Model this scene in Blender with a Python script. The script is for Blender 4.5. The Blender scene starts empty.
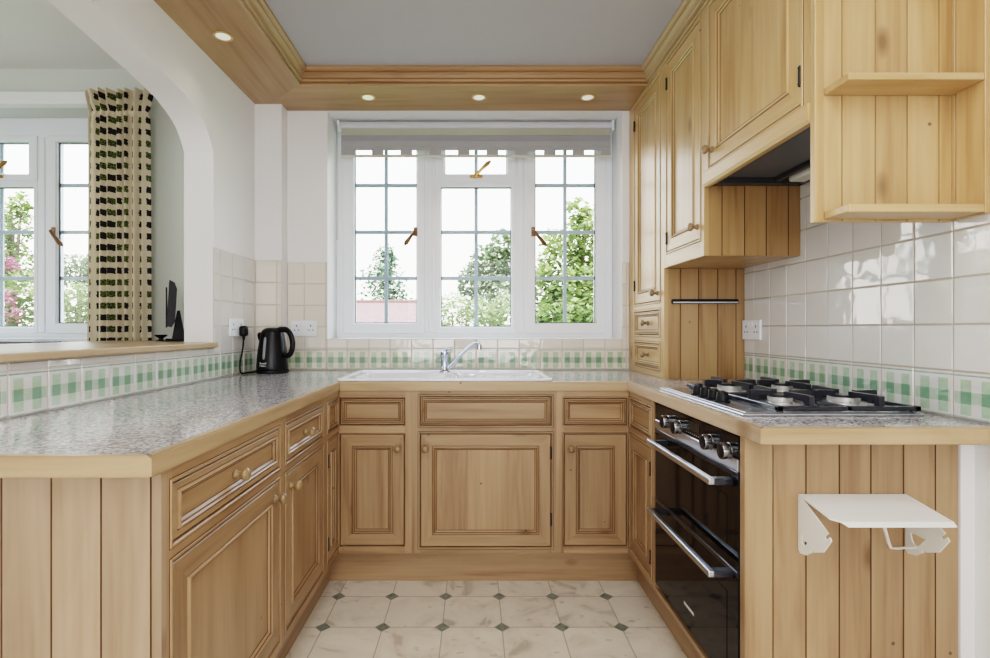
import bpy, bmesh, math, random
from mathutils import Vector, Matrix
random.seed(7)
C = bpy.context.scene.collection
PI = math.pi
rad = math.radians

# ------------------------------------------------------------------ materials
def mat(name):
    m = bpy.data.materials.new(name); m.use_nodes = True
    nt = m.node_tree
    return m, nt, nt.nodes, nt.links, nt.nodes['Principled BSDF']
def setp(b, **k):
    names = dict(color='Base Color', rough='Roughness', metal='Metallic', coat='Coat Weight', coatr='Coat Roughness',
                 spec='Specular IOR Level', sub='Subsurface Weight', trans='Transmission Weight', sheen='Sheen Weight')
    for a, v in k.items():
        if a == 'color' and len(v) == 3: v = (*v, 1)
        b.inputs[names[a]].default_value = v
def ramp(N, stops):
    r = N.new('ShaderNodeValToRGB'); e = r.color_ramp.elements
    while len(e) < len(stops): e.new(.5)
    for el, (p, c) in zip(e, stops):
        el.position = p; el.color = (*c, 1) if len(c) == 3 else c
    return r
def mth(N, L, op, a, b=None, c=None):
    n = N.new('ShaderNodeMath'); n.operation = op
    for i, v in enumerate((a, b, c)):
        if v is None: continue
        if isinstance(v, (int, float)): n.inputs[i].default_value = v
        else: L.new(v, n.inputs[i])
    return n.outputs[0]
def mixc(N, L, fac, a, b, mode='MIX'):
    n = N.new('ShaderNodeMix'); n.data_type = 'RGBA'; n.blend_type = mode
    for s, v in ((n.inputs[0], fac), (n.inputs[6], a), (n.inputs[7], b)):
        if isinstance(v, (int, float)): s.default_value = v
        elif isinstance(v, tuple): s.default_value = (*v, 1) if len(v) == 3 else v
        else: L.new(v, s)
    return n.outputs[2]
def plain(name, color, rough=.5, noise=.0, **k):
    m, nt, N, L, b = mat(name)
    setp(b, color=color, rough=rough, **k)
    # slight tonal break-up
    tc = N.new('ShaderNodeTexCoord'); n = N.new('ShaderNodeTexNoise'); n.inputs['Scale'].default_value = 6
    n.inputs['Detail'].default_value = 3
    L.new(tc.outputs['Object'], n.inputs['Vector'])
    d = tuple(c * (1 - noise) for c in color)
    o = mixc(N, L, n.outputs[0], d, tuple(color)); L.new(o, b.inputs['Base Color'])
    return m

def wood(name, axis, light, mid, dark, rough=.38, knots=1.0):
    """pine: grain runs along the local axis; 'bt' is a per-board value stored on the faces"""
    m, nt, N, L, b = mat(name)
    tc = N.new('ShaderNodeTexCoord'); oi = N.new('ShaderNodeObjectInfo')
    at = N.new('ShaderNodeAttribute'); at.attribute_name = 'bt'
    off = mth(N, L, 'ADD', mth(N, L, 'MULTIPLY', oi.outputs['Random'], 23.0), mth(N, L, 'MULTIPLY', at.outputs['Fac'], 11.0))
    cx = N.new('ShaderNodeCombineXYZ')
    for i in range(3): L.new(off, cx.inputs[i])
    va = N.new('ShaderNodeVectorMath'); va.operation = 'ADD'
    L.new(tc.outputs['Object'], va.inputs[0]); L.new(cx.outputs[0], va.inputs[1])
    def mapped(along, across, flat=False):
        mp = N.new('ShaderNodeMapping'); s = [across] * 3; s[axis] = along
        if flat: s[2 if axis == 1 else 1] = 0
        mp.inputs['Scale'].default_value = s; L.new(va.outputs[0], mp.inputs['Vector']); return mp.outputs[0]
    n1 = N.new('ShaderNodeTexNoise'); n1.inputs['Scale'].default_value = 1; n1.inputs['Detail'].default_value = 5
    n1.inputs['Distortion'].default_value = 1.1; L.new(mapped(.9, 9), n1.inputs['Vector'])
    n2 = N.new('ShaderNodeTexNoise'); n2.inputs['Scale'].default_value = 1; n2.inputs['Detail'].default_value = 3
    L.new(mapped(2.5, 75), n2.inputs['Vector'])
    f = mth(N, L, 'ADD', mth(N, L, 'MULTIPLY', n1.outputs[0], .72), mth(N, L, 'MULTIPLY', n2.outputs[0], .28))
    r = ramp(N, [(.33, dark), (.47, mid), (.62, light)]); L.new(f, r.inputs[0])
    col = r.outputs[0]
    # per-board tint
    wn = N.new('ShaderNodeTexWhiteNoise'); wn.noise_dimensions = '1D'; L.new(off, wn.inputs['W'])
    tint = mth(N, L, 'ADD', mth(N, L, 'MULTIPLY', wn.outputs['Value'], .16), .90)
    hs = N.new('ShaderNodeHueSaturation'); L.new(tint, hs.inputs['Value']); L.new(col, hs.inputs['Color']); col = hs.outputs[0]
    # knots and specks
    for (al, ac, th, wide, keep, c) in ((3.6, 7.5, .05, .13, .60, (.13, .058, .016)), (15, 15, .055, .035, .82, (.03, .017, .010))):
        v = N.new('ShaderNodeTexVoronoi'); v.inputs['Scale'].default_value = 1; L.new(mapped(al, ac, True), v.inputs['Vector'])
        sp = N.new('ShaderNodeSeparateColor'); L.new(v.outputs['Color'], sp.inputs[0])
        k = mth(N, L, 'GREATER_THAN', sp.outputs[0], keep)
        mr = N.new('ShaderNodeMapRange'); mr.inputs['From Min'].default_value = th + wide; mr.inputs['From Max'].default_value = th
        L.new(v.outputs['Distance'], mr.inputs['Value'])
        fac = mth(N, L, 'MULTIPLY', mth(N, L, 'MULTIPLY', k, mr.outputs[0]), .72 * knots)
        col = mixc(N, L, fac, col, c)
    L.new(col, b.inputs['Base Color']); setp(b, rough=rough, coat=.25, coatr=.22)
    bp = N.new('ShaderNodeBump'); bp.inputs['Strength'].default_value = .06; bp.inputs['Distance'].default_value = .002
    L.new(n2.outputs[0], bp.inputs['Height']); L.new(bp.outputs[0], b.inputs['Normal'])
    return m

PL, PM, PD = (.405, .270, .154), (.335, .213, .116), (.235, .135, .066)
WX, WY, WZ = (wood('pine_grain_' + a, i, PL, PM, PD) for i, a in enumerate('xyz'))
HX, HY, HZ = (wood('lamp_warmed_pine_grain_' + a, i, (.575, .395, .208), (.505, .330, .158), (.385, .225, .095)) for i, a in enumerate('xyz'))  # same pine, yellow warmth of the downlights put into its colour
OZ = wood('orange_pine_boards', 2, (.415, .265, .127), (.35, .210, .092), (.24, .128, .049))
PZ = wood('pale_pine_boards', 2, (.415, .300, .200), (.350, .246, .157), (.255, .165, .092))
RX, RY = (wood('light_washed_pine_edge_' + a, i, (.60, .47, .34), (.54, .41, .29), (.42, .29, .19), .4) for i, a in enumerate('xy'))  # right worktop edging: pine with the wash of light painted into its colour
EX, EY = (wood('pale_pine_edge_' + a, i, (.49, .355, .215), (.43, .300, .170), (.32, .205, .102), .4) for i, a in enumerate('xy'))
SX, SY = (wood('ceiling_pine_' + a, i, (.41, .262, .142), (.365, .226, .115), (.285, .165, .076), .42, .3) for i, a in enumerate('xy'))
GLZ = plain('dark_antique_glaze', (.13, .065, .028), .55, .2)
GLZ3 = plain('light_antique_glaze', (.40, .255, .11), .5, .3)
GAPSH = plain('door_gap_shade', (.03, .018, .010), .8, .2)  # painted shade on carcass fronts, darkens the gaps around doors and drawers
GLZ2 = plain('brown_antique_glaze', (.25, .135, .055), .5, .2)
KNOB = wood('turned_pine_knob', 2, (.30, .205, .108), (.255, .17, .084), (.19, .12, .056), .3, 0)
WHITE = plain('white_wall_paint', (.80, .80, .80), .75, .02)
GREENWHITE = plain('pale_sage_wall_paint', (.63, .66, .61), .8, .02)
CEIL = plain('shaded_ceiling_paint', (.44, .425, .46), .85, .03)  # white ceiling, its shade put into the grey-lilac colour
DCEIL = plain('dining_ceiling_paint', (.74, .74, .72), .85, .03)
UPVC = plain('white_window_plastic', (.80, .83, .87), .3, .01)
BAR = plain('grey_glazing_bar', (.42, .52, .60), .4, .02)
GASKET = plain('dark_gasket', (.05, .06, .09), .5)
BRASS = plain('antique_brass', (.52, .30, .11), .3, .2, metal=.85)
BRONZE = plain('brown_bronze', (.24, .14, .07), .35, .2, metal=.6)
CHROME = plain('polished_chrome', (.62, .68, .78), .12, 0, metal=1)
STEEL = plain('brushed_steel', (.58, .60, .64), .28, .08, metal=1)
DSTEEL = plain('dark_chrome', (.30, .30, .31), .22, .1, metal=1)
CERAMIC = plain('white_ceramic_glaze', (.84, .87, .92), .08, 0, coat=.5)
BLACKG = plain('black_glass', (.004, .004, .005), .05, 0, spec=.3)
BLACKP = plain('black_plastic', (.007, .007, .009), .4, .1, spec=.3)
IRON = plain('cast_iron_enamel', (.02, .021, .03), .30, .2, coat=.3)
IRONB = plain('hinge_iron', (.02, .016, .012), .5)
WPLAST = plain('white_socket_plastic', (.82, .85, .90), .25, 0)
HOLE = plain('dark_socket_hole', (.02, .02, .03), .6)
WMETAL = plain('cream_enamelled_metal', (.80, .80, .76), .35, .03)
GROUT = plain('tile_grout', (.60, .56, .50), .9, .12)
GROUTD = plain('stained_tile_grout', (.46, .40, .33), .9, .12)
DARKGREY = plain('dark_hood_metal', (.10, .10, .105), .35, .1, metal=.4)
FILTER = plain('hood_filter_metal', (.17, .18, .20), .45, .15, metal=.3)
DIFF = plain('milky_lamp_cover', (.70, .74, .68), .35)
GREYPL = plain('grey_gauge_plastic', (.30, .31, .33), .25)
BURN = plain('burner_cap_metal', (.66, .65, .62), .38, .15, metal=.5)

def tile_mat(name, pattern, cream=False):
    m, nt, N, L, b = mat(name)
    at = N.new('ShaderNodeAttribute'); at.attribute_name = 'bt'
    base = mixc(N, L, at.outputs['Fac'], (.72, .665, .58), (.77, .72, .64)) if cream else mixc(N, L, at.outputs['Fac'], (.64, .625, .60), (.70, .685, .66))
    tc = N.new('ShaderNodeTexCoord')
    n = N.new('ShaderNodeTexNoise'); n.inputs['Scale'].default_value = 14; n.inputs['Detail'].default_value = 1
    L.new(tc.outputs['Object'], n.inputs['Vector'])
    col = base
    if pattern:
        uv = N.new('ShaderNodeUVMap'); uv.uv_map = 'UVMap'
        s = N.new('ShaderNodeSeparateXYZ'); L.new(uv.outputs[0], s.inputs[0]); u, v = s.outputs[0], s.outputs[1]
        cmpn = lambda x, c, h: mth(N, L, 'COMPARE', x, c, h)
        vs = mth(N, L, 'ADD', cmpn(u, .24, .12), cmpn(u, .70, .12))
        vs = mth(N, L, 'MULTIPLY', vs, cmpn(v, .47, .37))
        hs = mth(N, L, 'MULTIPLY', cmpn(v, .46, .13), cmpn(u, .52, .44))
        ln = mth(N, L, 'ADD', cmpn(v, .925, .018), mth(N, L, 'MULTIPLY', cmpn(v, .045, .02), .7))
        pn = N.new('ShaderNodeTexNoise'); pn.inputs['Scale'].default_value = 55; pn.inputs['Detail'].default_value = 3
        L.new(tc.outputs['Object'], pn.inputs['Vector'])
        wob = mth(N, L, 'ADD', mth(N, L, 'MULTIPLY', pn.outputs[0], .9), .45)
        a1 = mth(N, L, 'MULTIPLY', mth(N, L, 'MULTIPLY', vs, .62), wob)
        col = mixc(N, L, a1, col, (.20, .43, .20))
        a2 = mth(N, L, 'MULTIPLY', mth(N, L, 'MULTIPLY', hs, .52), wob)
        col = mixc(N, L, a2, col, (.18, .40, .21))
        both = mth(N, L, 'MULTIPLY', mth(N, L, 'MULTIPLY', vs, hs), .5)
        col = mixc(N, L, both, col, (.09, .20, .15))
        a3 = mth(N, L, 'MULTIPLY', mth(N, L, 'MULTIPLY', ln, .75), wob)
        col = mixc(N, L, a3, col, (.10, .24, .17))
    L.new(col, b.inputs['Base Color']); setp(b, rough=.05, spec=1.0)
    bp = N.new('ShaderNodeBump'); bp.inputs['Strength'].default_value = .22; bp.inputs['Distance'].default_value = .006
    L.new(n.outputs[0], bp.inputs['Height']); L.new(bp.outputs[0], b.inputs['Normal'])
    return m
TILE = tile_mat('white_glazed_tile', False)
TILEG = tile_mat('green_gingham_tile', True)
TILEC = tile_mat('lamp_warmed_white_tile', False, True)  # white tiles by the window wall, downlight warmth mixed into their colour
TILECG = tile_mat('green_gingham_lamp_warmed_tile', True, True)

def worktop_mat():
    m, nt, N, L, b = mat('speckled_granite_laminate')
    tc = N.new('ShaderNodeTexCoord')
    v = N.new('ShaderNodeTexVoronoi'); v.inputs['Scale'].default_value = 170; L.new(tc.outputs['Object'], v.inputs['Vector'])
    sp = N.new('ShaderNodeSeparateColor'); L.new(v.outputs['Color'], sp.inputs[0])
    r = ramp(N, [(.0, (.12, .12, .13)), (.22, (.29, .285, .295)), (.55, (.48, .47, .475)), (.85, (.62, .60, .585)), (1, (.78, .78, .80))])
    L.new(sp.outputs[0], r.inputs[0])
    n = N.new('ShaderNodeTexNoise'); n.inputs['Scale'].default_value = 28; n.inputs['Detail'].default_value = 4
    L.new(tc.outputs['Object'], n.inputs['Vector'])
    col = mixc(N, L, mth(N, L, 'MULTIPLY', n.outputs[0], .35), r.outputs[0], (.34, .32, .33))
    L.new(col, b.inputs['Base Color']); setp(b, rough=.12, spec=.5)
    return m
WTOP = worktop_mat()

def floor_mat():
    m, nt, N, L, b = mat('marbled_floor_tile')
    P = .2289; ox, oy = .1075, 1.995
    g = N.new('ShaderNodeNewGeometry'); s = N.new('ShaderNodeSeparateXYZ'); L.new(g.outputs['Position'], s.inputs[0])
    def cell(o, off, p):
        t = mth(N, L, 'DIVIDE', mth(N, L, 'SUBTRACT', o, off), p)
        rnd = mth(N, L, 'ROUND', t)
        return mth(N, L, 'ABSOLUTE', mth(N, L, 'SUBTRACT', t, rnd)), mth(N, L, 'FLOOR', t)
    fx, ix = cell(s.outputs[0], ox, P); fy, iy = cell(s.outputs[1], oy, P * 1.003)
    dsum = mth(N, L, 'ADD', fx, fy)
    dia = mth(N, L, 'LESS_THAN', dsum, .128)
    line = mth(N, L, 'MAXIMUM', mth(N, L, 'LESS_THAN', mth(N, L, 'MINIMUM', fx, fy), .009), mth(N, L, 'COMPARE', dsum, .132, .007))
    cv = N.new('ShaderNodeCombineXYZ'); L.new(ix, cv.inputs[0]); L.new(iy, cv.inputs[1])
    wn = N.new('ShaderNodeTexWhiteNoise'); L.new(cv.outputs[0], wn.inputs['Vector'])
    va = N.new('ShaderNodeVectorMath'); va.operation = 'MULTIPLY_ADD'
    L.new(wn.outputs['Color'], va.inputs[0]); va.inputs[1].default_value = (9, 9, 9); L.new(g.outputs['Position'], va.inputs[2])
    n = N.new('ShaderNodeTexNoise'); n.inputs['Scale'].default_value = 6; n.inputs['Detail'].default_value = 6; n.inputs['Distortion'].default_value = 1.6
    L.new(va.outputs[0], n.inputs['Vector'])
    vein = ramp(N, [(.30, (.50, .44, .36)), (.42, (.70, .64, .54)), (.6, (.77, .71, .61))]); L.new(n.outputs[0], vein.inputs[0])
    mp = N.new('ShaderNodeMapping'); mp.inputs['Scale'].default_value = (18, 36, 1); mp.inputs['Rotation'].default_value = (0, 0, .6)
    L.new(va.outputs[0], mp.inputs['Vector'])
    n2 = N.new('ShaderNodeTexNoise'); n2.inputs['Scale'].default_value = 1; n2.inputs['Detail'].default_value = 4; L.new(mp.outputs[0], n2.inputs['Vector'])
    sm = N.new('ShaderNodeMapRange'); sm.inputs['From Min'].default_value = .36; sm.inputs['From Max'].default_value = .27
    L.new(n2.outputs[0], sm.inputs['Value'])
    c = mixc(N, L, mth(N, L, 'MULTIPLY', sm.outputs[0], .6), vein.outputs[0], (.30, .27, .24))
    gn = N.new('ShaderNodeTexNoise'); gn.inputs['Scale'].default_value = 40; gn.inputs['Detail'].default_value = 4; L.new(g.outputs['Position'], gn.inputs['Vector'])
    gr = ramp(N, [(.3, (.10, .14, .12)), (.7, (.26, .31, .26))]); L.new(gn.outputs[0], gr.inputs[0])
    c = mixc(N, L, dia, c, gr.outputs[0])
    c = mixc(N, L, mth(N, L, 'MULTIPLY', line, .7), c, (.30, .25, .20))
    L.new(c, b.inputs['Base Color']); setp(b, rough=.42)
    return m
FLOOR = floor_mat()

def glass_mat():
    m, nt, N, L, b = mat('window_glass')
    N.remove(b); out = N['Material Output']
    t = N.new('ShaderNodeBsdfTransparent'); t.inputs[0].default_value = (.97, .985, .98, 1)
    g = N.new('ShaderNodeBsdfGlossy'); g.inputs['Roughness'].default_value = .02
    lw = N.new('ShaderNodeFresnel'); lw.inputs['IOR'].default_value = 1.35
    mx = N.new('ShaderNodeMixShader'); L.new(lw.outputs[0], mx.inputs[0]); L.new(t.outputs[0], mx.inputs[1]); L.new(g.outputs[0], mx.inputs[2])
    L.new(mx.outputs[0], out.inputs[0]); return m
GLASS = glass_mat()

def cloth_trans(name, color, tr=.35):
    m, nt, N, L, b = mat(name); out = N['Material Output']; setp(b, color=color, rough=.85)
    t = N.new('ShaderNodeBsdfTranslucent'); t.inputs[0].default_value = (*color, 1)
    tc = N.new('ShaderNodeTexCoord'); mp = N.new('ShaderNodeMapping'); mp.inputs['Scale'].default_value = (2, 2, 300); L.new(tc.outputs['Object'], mp.inputs[0])
    n = N.new('ShaderNodeTexNoise'); n.inputs['Scale'].default_value = 2; L.new(mp.outputs[0], n.inputs['Vector'])
    L.new(mixc(N, L, n.outputs[0], tuple(c * .85 for c in color), color), b.inputs['Base Color'])
    mx = N.new('ShaderNodeMixShader'); mx.inputs[0].default_value = tr
    L.new(b.outputs[0], mx.inputs[1]); L.new(t.outputs[0], mx.inputs[2]); L.new(mx.outputs[0], out.inputs[0]); return m
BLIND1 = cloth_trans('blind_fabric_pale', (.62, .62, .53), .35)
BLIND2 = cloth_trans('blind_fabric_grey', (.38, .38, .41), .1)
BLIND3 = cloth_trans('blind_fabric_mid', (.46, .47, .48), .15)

def curtain_mat():
    m, nt, N, L, b = mat('checked_curtain_cloth'); out = N['Material Output']
    uv = N.new('ShaderNodeUVMap'); uv.uv_map = 'UVMap'
    s = N.new('ShaderNodeSeparateXYZ'); L.new(uv.outputs[0], s.inputs[0])
    P = .064
    u = mth(N, L, 'DIVIDE', s.outputs[0], P * 1.02); v = mth(N, L, 'DIVIDE', s.outputs[1], P)
    fu, fv = mth(N, L, 'FRACT', u), mth(N, L, 'FRACT', v)
    nz = N.new('ShaderNodeTexNoise'); nz.inputs['Scale'].default_value = 90; L.new(uv.outputs[0], nz.inputs['Vector'])
    jit = mth(N, L, 'MULTIPLY', mth(N, L, 'SUBTRACT', nz.outputs[0], .5), .22)
    sq = mth(N, L, 'MULTIPLY', mth(N, L, 'COMPARE', mth(N, L, 'ADD', fu, jit), .5, .27), mth(N, L, 'COMPARE', mth(N, L, 'ADD', fv, jit), .5, .26))
    iu, iv = mth(N, L, 'FLOOR', u), mth(N, L, 'FLOOR', v)
    cv = N.new('ShaderNodeCombineXYZ'); L.new(iu, cv.inputs[0]); L.new(iv, cv.inputs[1])
    wn = N.new('ShaderNodeTexWhiteNoise'); wn.noise_dimensions = '2D'; L.new(cv.outputs[0], wn.inputs['Vector'])
    isg = mth(N, L, 'LESS_THAN', wn.outputs['Value'], .42)
    n2 = N.new('ShaderNodeTexNoise'); n2.inputs['Scale'].default_value = 160; n2.inputs['Detail'].default_value = 3; L.new(uv.outputs[0], n2.inputs['Vector'])
    gcol = mixc(N, L, mth(N, L, 'GREATER_THAN', n2.outputs[0], .52), (.03, .04, .015), (.15, .19, .06))
    cc = mixc(N, L, isg, (.022, .018, .02), gcol)
    col = mixc(N, L, sq, (.66, .575, .43), cc)
    L.new(col, b.inputs['Base Color']); setp(b, rough=.9)
    t = N.new('ShaderNodeBsdfTranslucent'); L.new(col, t.inputs[0])
    mx = N.new('ShaderNodeMixShader'); mx.inputs[0].default_value = .2
    L.new(b.outputs[0], mx.inputs[1]); L.new(t.outputs[0], mx.inputs[2]); L.new(mx.outputs[0], out.inputs[0]); return m
CURT = curtain_mat()

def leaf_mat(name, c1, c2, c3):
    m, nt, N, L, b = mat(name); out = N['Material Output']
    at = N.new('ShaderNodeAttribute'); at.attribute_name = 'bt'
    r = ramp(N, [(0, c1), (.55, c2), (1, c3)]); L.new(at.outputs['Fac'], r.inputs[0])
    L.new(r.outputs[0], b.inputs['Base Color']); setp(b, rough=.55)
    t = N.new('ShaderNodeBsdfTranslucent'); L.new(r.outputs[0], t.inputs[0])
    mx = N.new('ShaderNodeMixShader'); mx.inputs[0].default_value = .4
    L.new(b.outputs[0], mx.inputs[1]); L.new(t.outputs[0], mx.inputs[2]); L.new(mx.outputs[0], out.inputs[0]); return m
LEAF_A = leaf_mat('broad_green_leaf', (.06, .10, .03), (.17, .24, .07), (.40, .46, .18))
LEAF_B = leaf_mat('olive_green_leaf', (.06, .09, .05), (.15, .20, .10), (.32, .36, .21))
LEAF_C = leaf_mat('pale_hedge_leaf', (.14, .20, .07), (.28, .35, .14), (.48, .52, .27))
LEAF_D = leaf_mat('spruce_needle', (.07, .12, .08), (.16, .23, .15), (.30, .37, .26))
LEAF_R = leaf_mat('crimson_blossom', (.30, .08, .14), (.42, .14, .22), (.55, .25, .33))
BARK = plain('grey_bark', (.16, .12, .09), .9, .4)
LAWN = plain('lawn_grass', (.20, .28, .08), .95, .4)
def roof_mat():
    m, nt, N, L, b = mat('pink_clay_roof_tile')
    tc = N.new('ShaderNodeTexCoord'); br = N.new('ShaderNodeTexBrick'); L.new(tc.outputs['Object'], br.inputs['Vector'])
    br.inputs['Scale'].default_value = 5; br.inputs['Color1'].default_value = (.24, .125, .11, 1); br.inputs['Color2'].default_value = (.29, .165, .145, 1)
    br.inputs['Mortar'].default_value = (.17, .085, .075, 1); br.inputs['Mortar Size'].default_value = .012
    L.new(br.outputs[0], b.inputs['Base Color']); setp(b, rough=.9); return m
ROOF = roof_mat()
RIDGE = plain('terracotta_ridge', (.20, .10, .085), .9, .2)
BRICKW = plain('pale_render', (.60, .52, .45), .9, .1)

# ------------------------------------------------------------------ geometry helpers
def obj(name, bm, mats, parent=None, smooth=False):
    bmesh.ops.recalc_face_normals(bm, faces=bm.faces)
    return obj_raw(name, bm, mats, parent, smooth)
def obj_raw(name, bm, mats, parent=None, smooth=False):
    me = bpy.data.meshes.new(name); bm.to_mesh(me); bm.free()
    for m in (mats if isinstance(mats, (list, tuple)) else [mats]): me.materials.append(m)
    if smooth:
        for p in me.polygons: p.use_smooth = True
        try: me.set_sharp_from_angle(angle=rad(smooth if smooth is not True else 40))
        except Exception: pass
    o = bpy.data.objects.new(name, me); C.objects.link(o)
    if parent: o.parent = parent
    return o
def tag(o, label=None, cat=None, group=None, kind=None):
    for k, v in (('label', label), ('category', cat), ('group', group), ('kind', kind)):
        if v: o[k] = v
    return o
def thing(name, label, cat, loc=(0, 0, 0), rz=0, group=None):
    o = bpy.data.objects.new(name, None); C.objects.link(o); o.empty_display_size = .05
    o.location = loc; o.rotation_euler = (0, 0, rz)
    return tag(o, label, cat, group)
def NB(): return bmesh.new()
def box(bm, x0, x1, y0, y1, z0, z1, bev=0, mi=0, seg=1):
    vs = [bm.verts.new(p) for p in ((x0, y0, z0), (x1, y0, z0), (x1, y1, z0), (x0, y1, z0), (x0, y0, z1), (x1, y0, z1), (x1, y1, z1), (x0, y1, z1))]
    fs = [bm.faces.new([vs[i] for i in q]) for q in ((3, 2, 1, 0), (4, 5, 6, 7), (0, 1, 5, 4), (1, 2, 6, 5), (2, 3, 7, 6), (3, 0, 4, 7))]
    for f in fs: f.material_index = mi
    if bev:
        es = list({e for f in fs for e in f.edges})
        r = bmesh.ops.bevel(bm, geom=es, offset=bev, segments=seg, affect='EDGES', profile=.5)
        for f in r['faces']: f.material_index = mi
def quad(bm, a, b, c, d, mi=0):
    f = bm.faces.new([bm.verts.new(p) for p in (a, b, c, d)]); f.material_index = mi; return f
def lathe(bm, prof, axis='z', org=(0, 0, 0), n=24, mi=0, sx=1, sy=1):
    """prof: (radius, height) pairs along the axis"""
    O = Vector(org); rings = []
    for r, h in prof:
        ring = []
        for i in range(n):
            a = 2 * PI * i / n; p, q = r * math.cos(a) * sx, r * math.sin(a) * sy
            v = {'z': (p, q, h), 'y': (p, h, q), 'x': (h, p, q)}[axis]
            ring.append(bm.verts.new(O + Vector(v)))
        rings.append(ring)
    for A, B in zip(rings, rings[1:]):
        for i in range(n):
            f = bm.faces.new((A[i], A[(i + 1) % n], B[(i + 1) % n], B[i])); f.material_index = mi
    for R in (rings[0], rings[-1]):
        f = bm.faces.new(R); f.material_index = mi
def tube(bm, pts, r, n=10, mi=0, flat=1.0):
    pts = [Vector(p) for p in pts]; rr = r if isinstance(r, (list, tuple)) else [r] * len(pts)
    rings = []; up = Vector((0, 0, 1)); prev = None
    for i, p in enumerate(pts):
        d = (pts[min(i + 1, len(pts) - 1)] - pts[max(i - 1, 0)]).normalized()
        if prev is None:
            s = d.cross(up)
            if s.length < 1e-3: s = d.cross(Vector((0, 1, 0)))
        else: s = prev - d * prev.dot(d)
        s.normalize(); prev = s; t = s.cross(d)
        rings.append([bm.verts.new(p + (s * math.cos(2 * PI * k / n) + t * math.sin(2 * PI * k / n) * flat) * rr[i]) for k in range(n)])
    for A, B in zip(rings, rings[1:]):
        for i in range(n):
            f = bm.faces.new((A[i], A[(i + 1) % n], B[(i + 1) % n], B[i])); f.material_index = mi
    for R in (rings[0], rings[-1]): bm.faces.new(R).material_index = mi
def prism(bm, poly, a0, a1, plane='xz', mi=0):
    """poly in the plane, extruded along the third axis from a0 to a1"""
    def P(u, v, w): return {'xz': (u, w, v), 'yz': (w, u, v), 'xy': (u, v, w)}[plane]
    A = [bm.verts.new(P(u, v, a0)) for u, v in poly]; B = [bm.verts.new(P(u, v, a1)) for u, v in poly]
    n = len(poly); fs = [bm.faces.new(A[::-1]), bm.faces.new(B)]
    for i in range(n): fs.append(bm.faces.new((A[i], A[(i + 1) % n], B[(i + 1) % n], B[i])))
    for f in fs: f.material_index = mi
    return fs
def spline(ps, n=8):
    out = []; P = [Vector(p) for p in ps]; P = [P[0] * 2 - P[1]] + P + [P[-1] * 2 - P[-2]]
    for i in range(1, len(P) - 2):
        for k in range(n):
            t = k / n; a, b, c, d = P[i - 1:i + 3]
            out.append(.5 * ((2 * b) + (c - a) * t + (2 * a - 5 * b + 4 * c - d) * t * t + (3 * b - a - 3 * c + d) * t ** 3))
    out.append(P[-2]); return out

def rings(bm, x0, x1, z0, z1, prof, fill=None):
    """nested rectangular rings facing -y; prof: (inset, y, material of the ring that ENDS here or None)
       materials: 0 vertical-grain, 1 horizontal-grain for the sides, 2 glaze"""
    def R(i, y): return [bm.verts.new(p) for p in ((x0 + i, y, z0 + i), (x1 - i, y, z0 + i), (x1 - i, y, z1 - i), (x0 + i, y, z1 - i))]
    last = R(*prof[0][:2])
    for (i, y, g) in prof[1:]:
        cur = R(i, y)
        for k in range(4):
            f = bm.faces.new((last[k], last[(k + 1) % 4], cur[(k + 1) % 4], cur[k]))
            f.material_index = 2 if g else (1 if k in (0, 2) else 0)
        last = cur
    if fill is not None:
        bm.faces.new(last).material_index = fill
WM = [WZ, WX, GLZ]

def knob(parent, x, y, z, r=.0165):
    bm = NB()
    k = r / .0165
    pr = [(.011, 0), (.012, -.003), (.0075, -.007), (.0065, -.014), (.009, -.019), (.0145, -.022), (.0165, -.027), (.0160, -.032), (.012, -.037), (.005, -.0395)]
    lathe(bm, [(a * k, b * k) for a, b in pr], 'y', (x, y, z), 16)
    return obj('knob', bm, KNOB, parent, 60)
def hinge(parent, x, y, z):
    bm = NB(); box(bm, x - .0045, x + .0045, y - .0055, y + .002, z - .028, z + .028, .001)
    for s in (-.022, .022): lathe(bm, [(.0022, -.004), (.0022, 0)], 'y', (x, y - .0035, z + s), 8)
    return obj('hinge', bm, IRONB, parent)

DOOR_F = [(0, .018, 0), (0, .002, 0), (.002, 0, 0)]
def front(parent, kind, x0, x1, z0, z1, knobs=(), hinge_side=None, frame=None, hz=None):
    g = .0034
    x0 += g; x1 -= g; z0 += g; z1 -= g
    fr = frame if frame else (.050 if kind == 'door' else .005)
    bm = NB(); rings(bm, x0, x1, z0, z1, DOOR_F + [(fr, 0, 0), (fr, .012, 0)])
    d = obj(kind, bm, WM if kind == 'door' else [WX, WX, GLZ], parent)
    bm = NB()
    rings(bm, x0, x1, z0, z1, [(fr, .001, 0), (fr + .0024, .0015, 1), (fr + .004, -.004, 0), (fr + .007, -.005, 0), (fr + .010, -.001, 0), (fr + .0128, .001, 1),
                               (fr + .014, .001, 0), (fr + .018, .006, 0), (fr + .0205, .0075, 1)], 0)
    pn = obj('panel', bm, [WZ, WX, GLZ] if kind == 'door' else [WX, WX, GLZ], d)
    for kx, kz in knobs: knob(d, kx, 0 if kind == 'door' else .0065, kz)
    if hinge_side is not None:
        hx = x0 - .002 if hinge_side == 'L' else x1 + .002
        h0, h1 = hz if hz else (z0 + .075, z1 - .075)
        for z in (h0, h1): hinge(d, hx, -.001, z)
    return d
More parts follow.
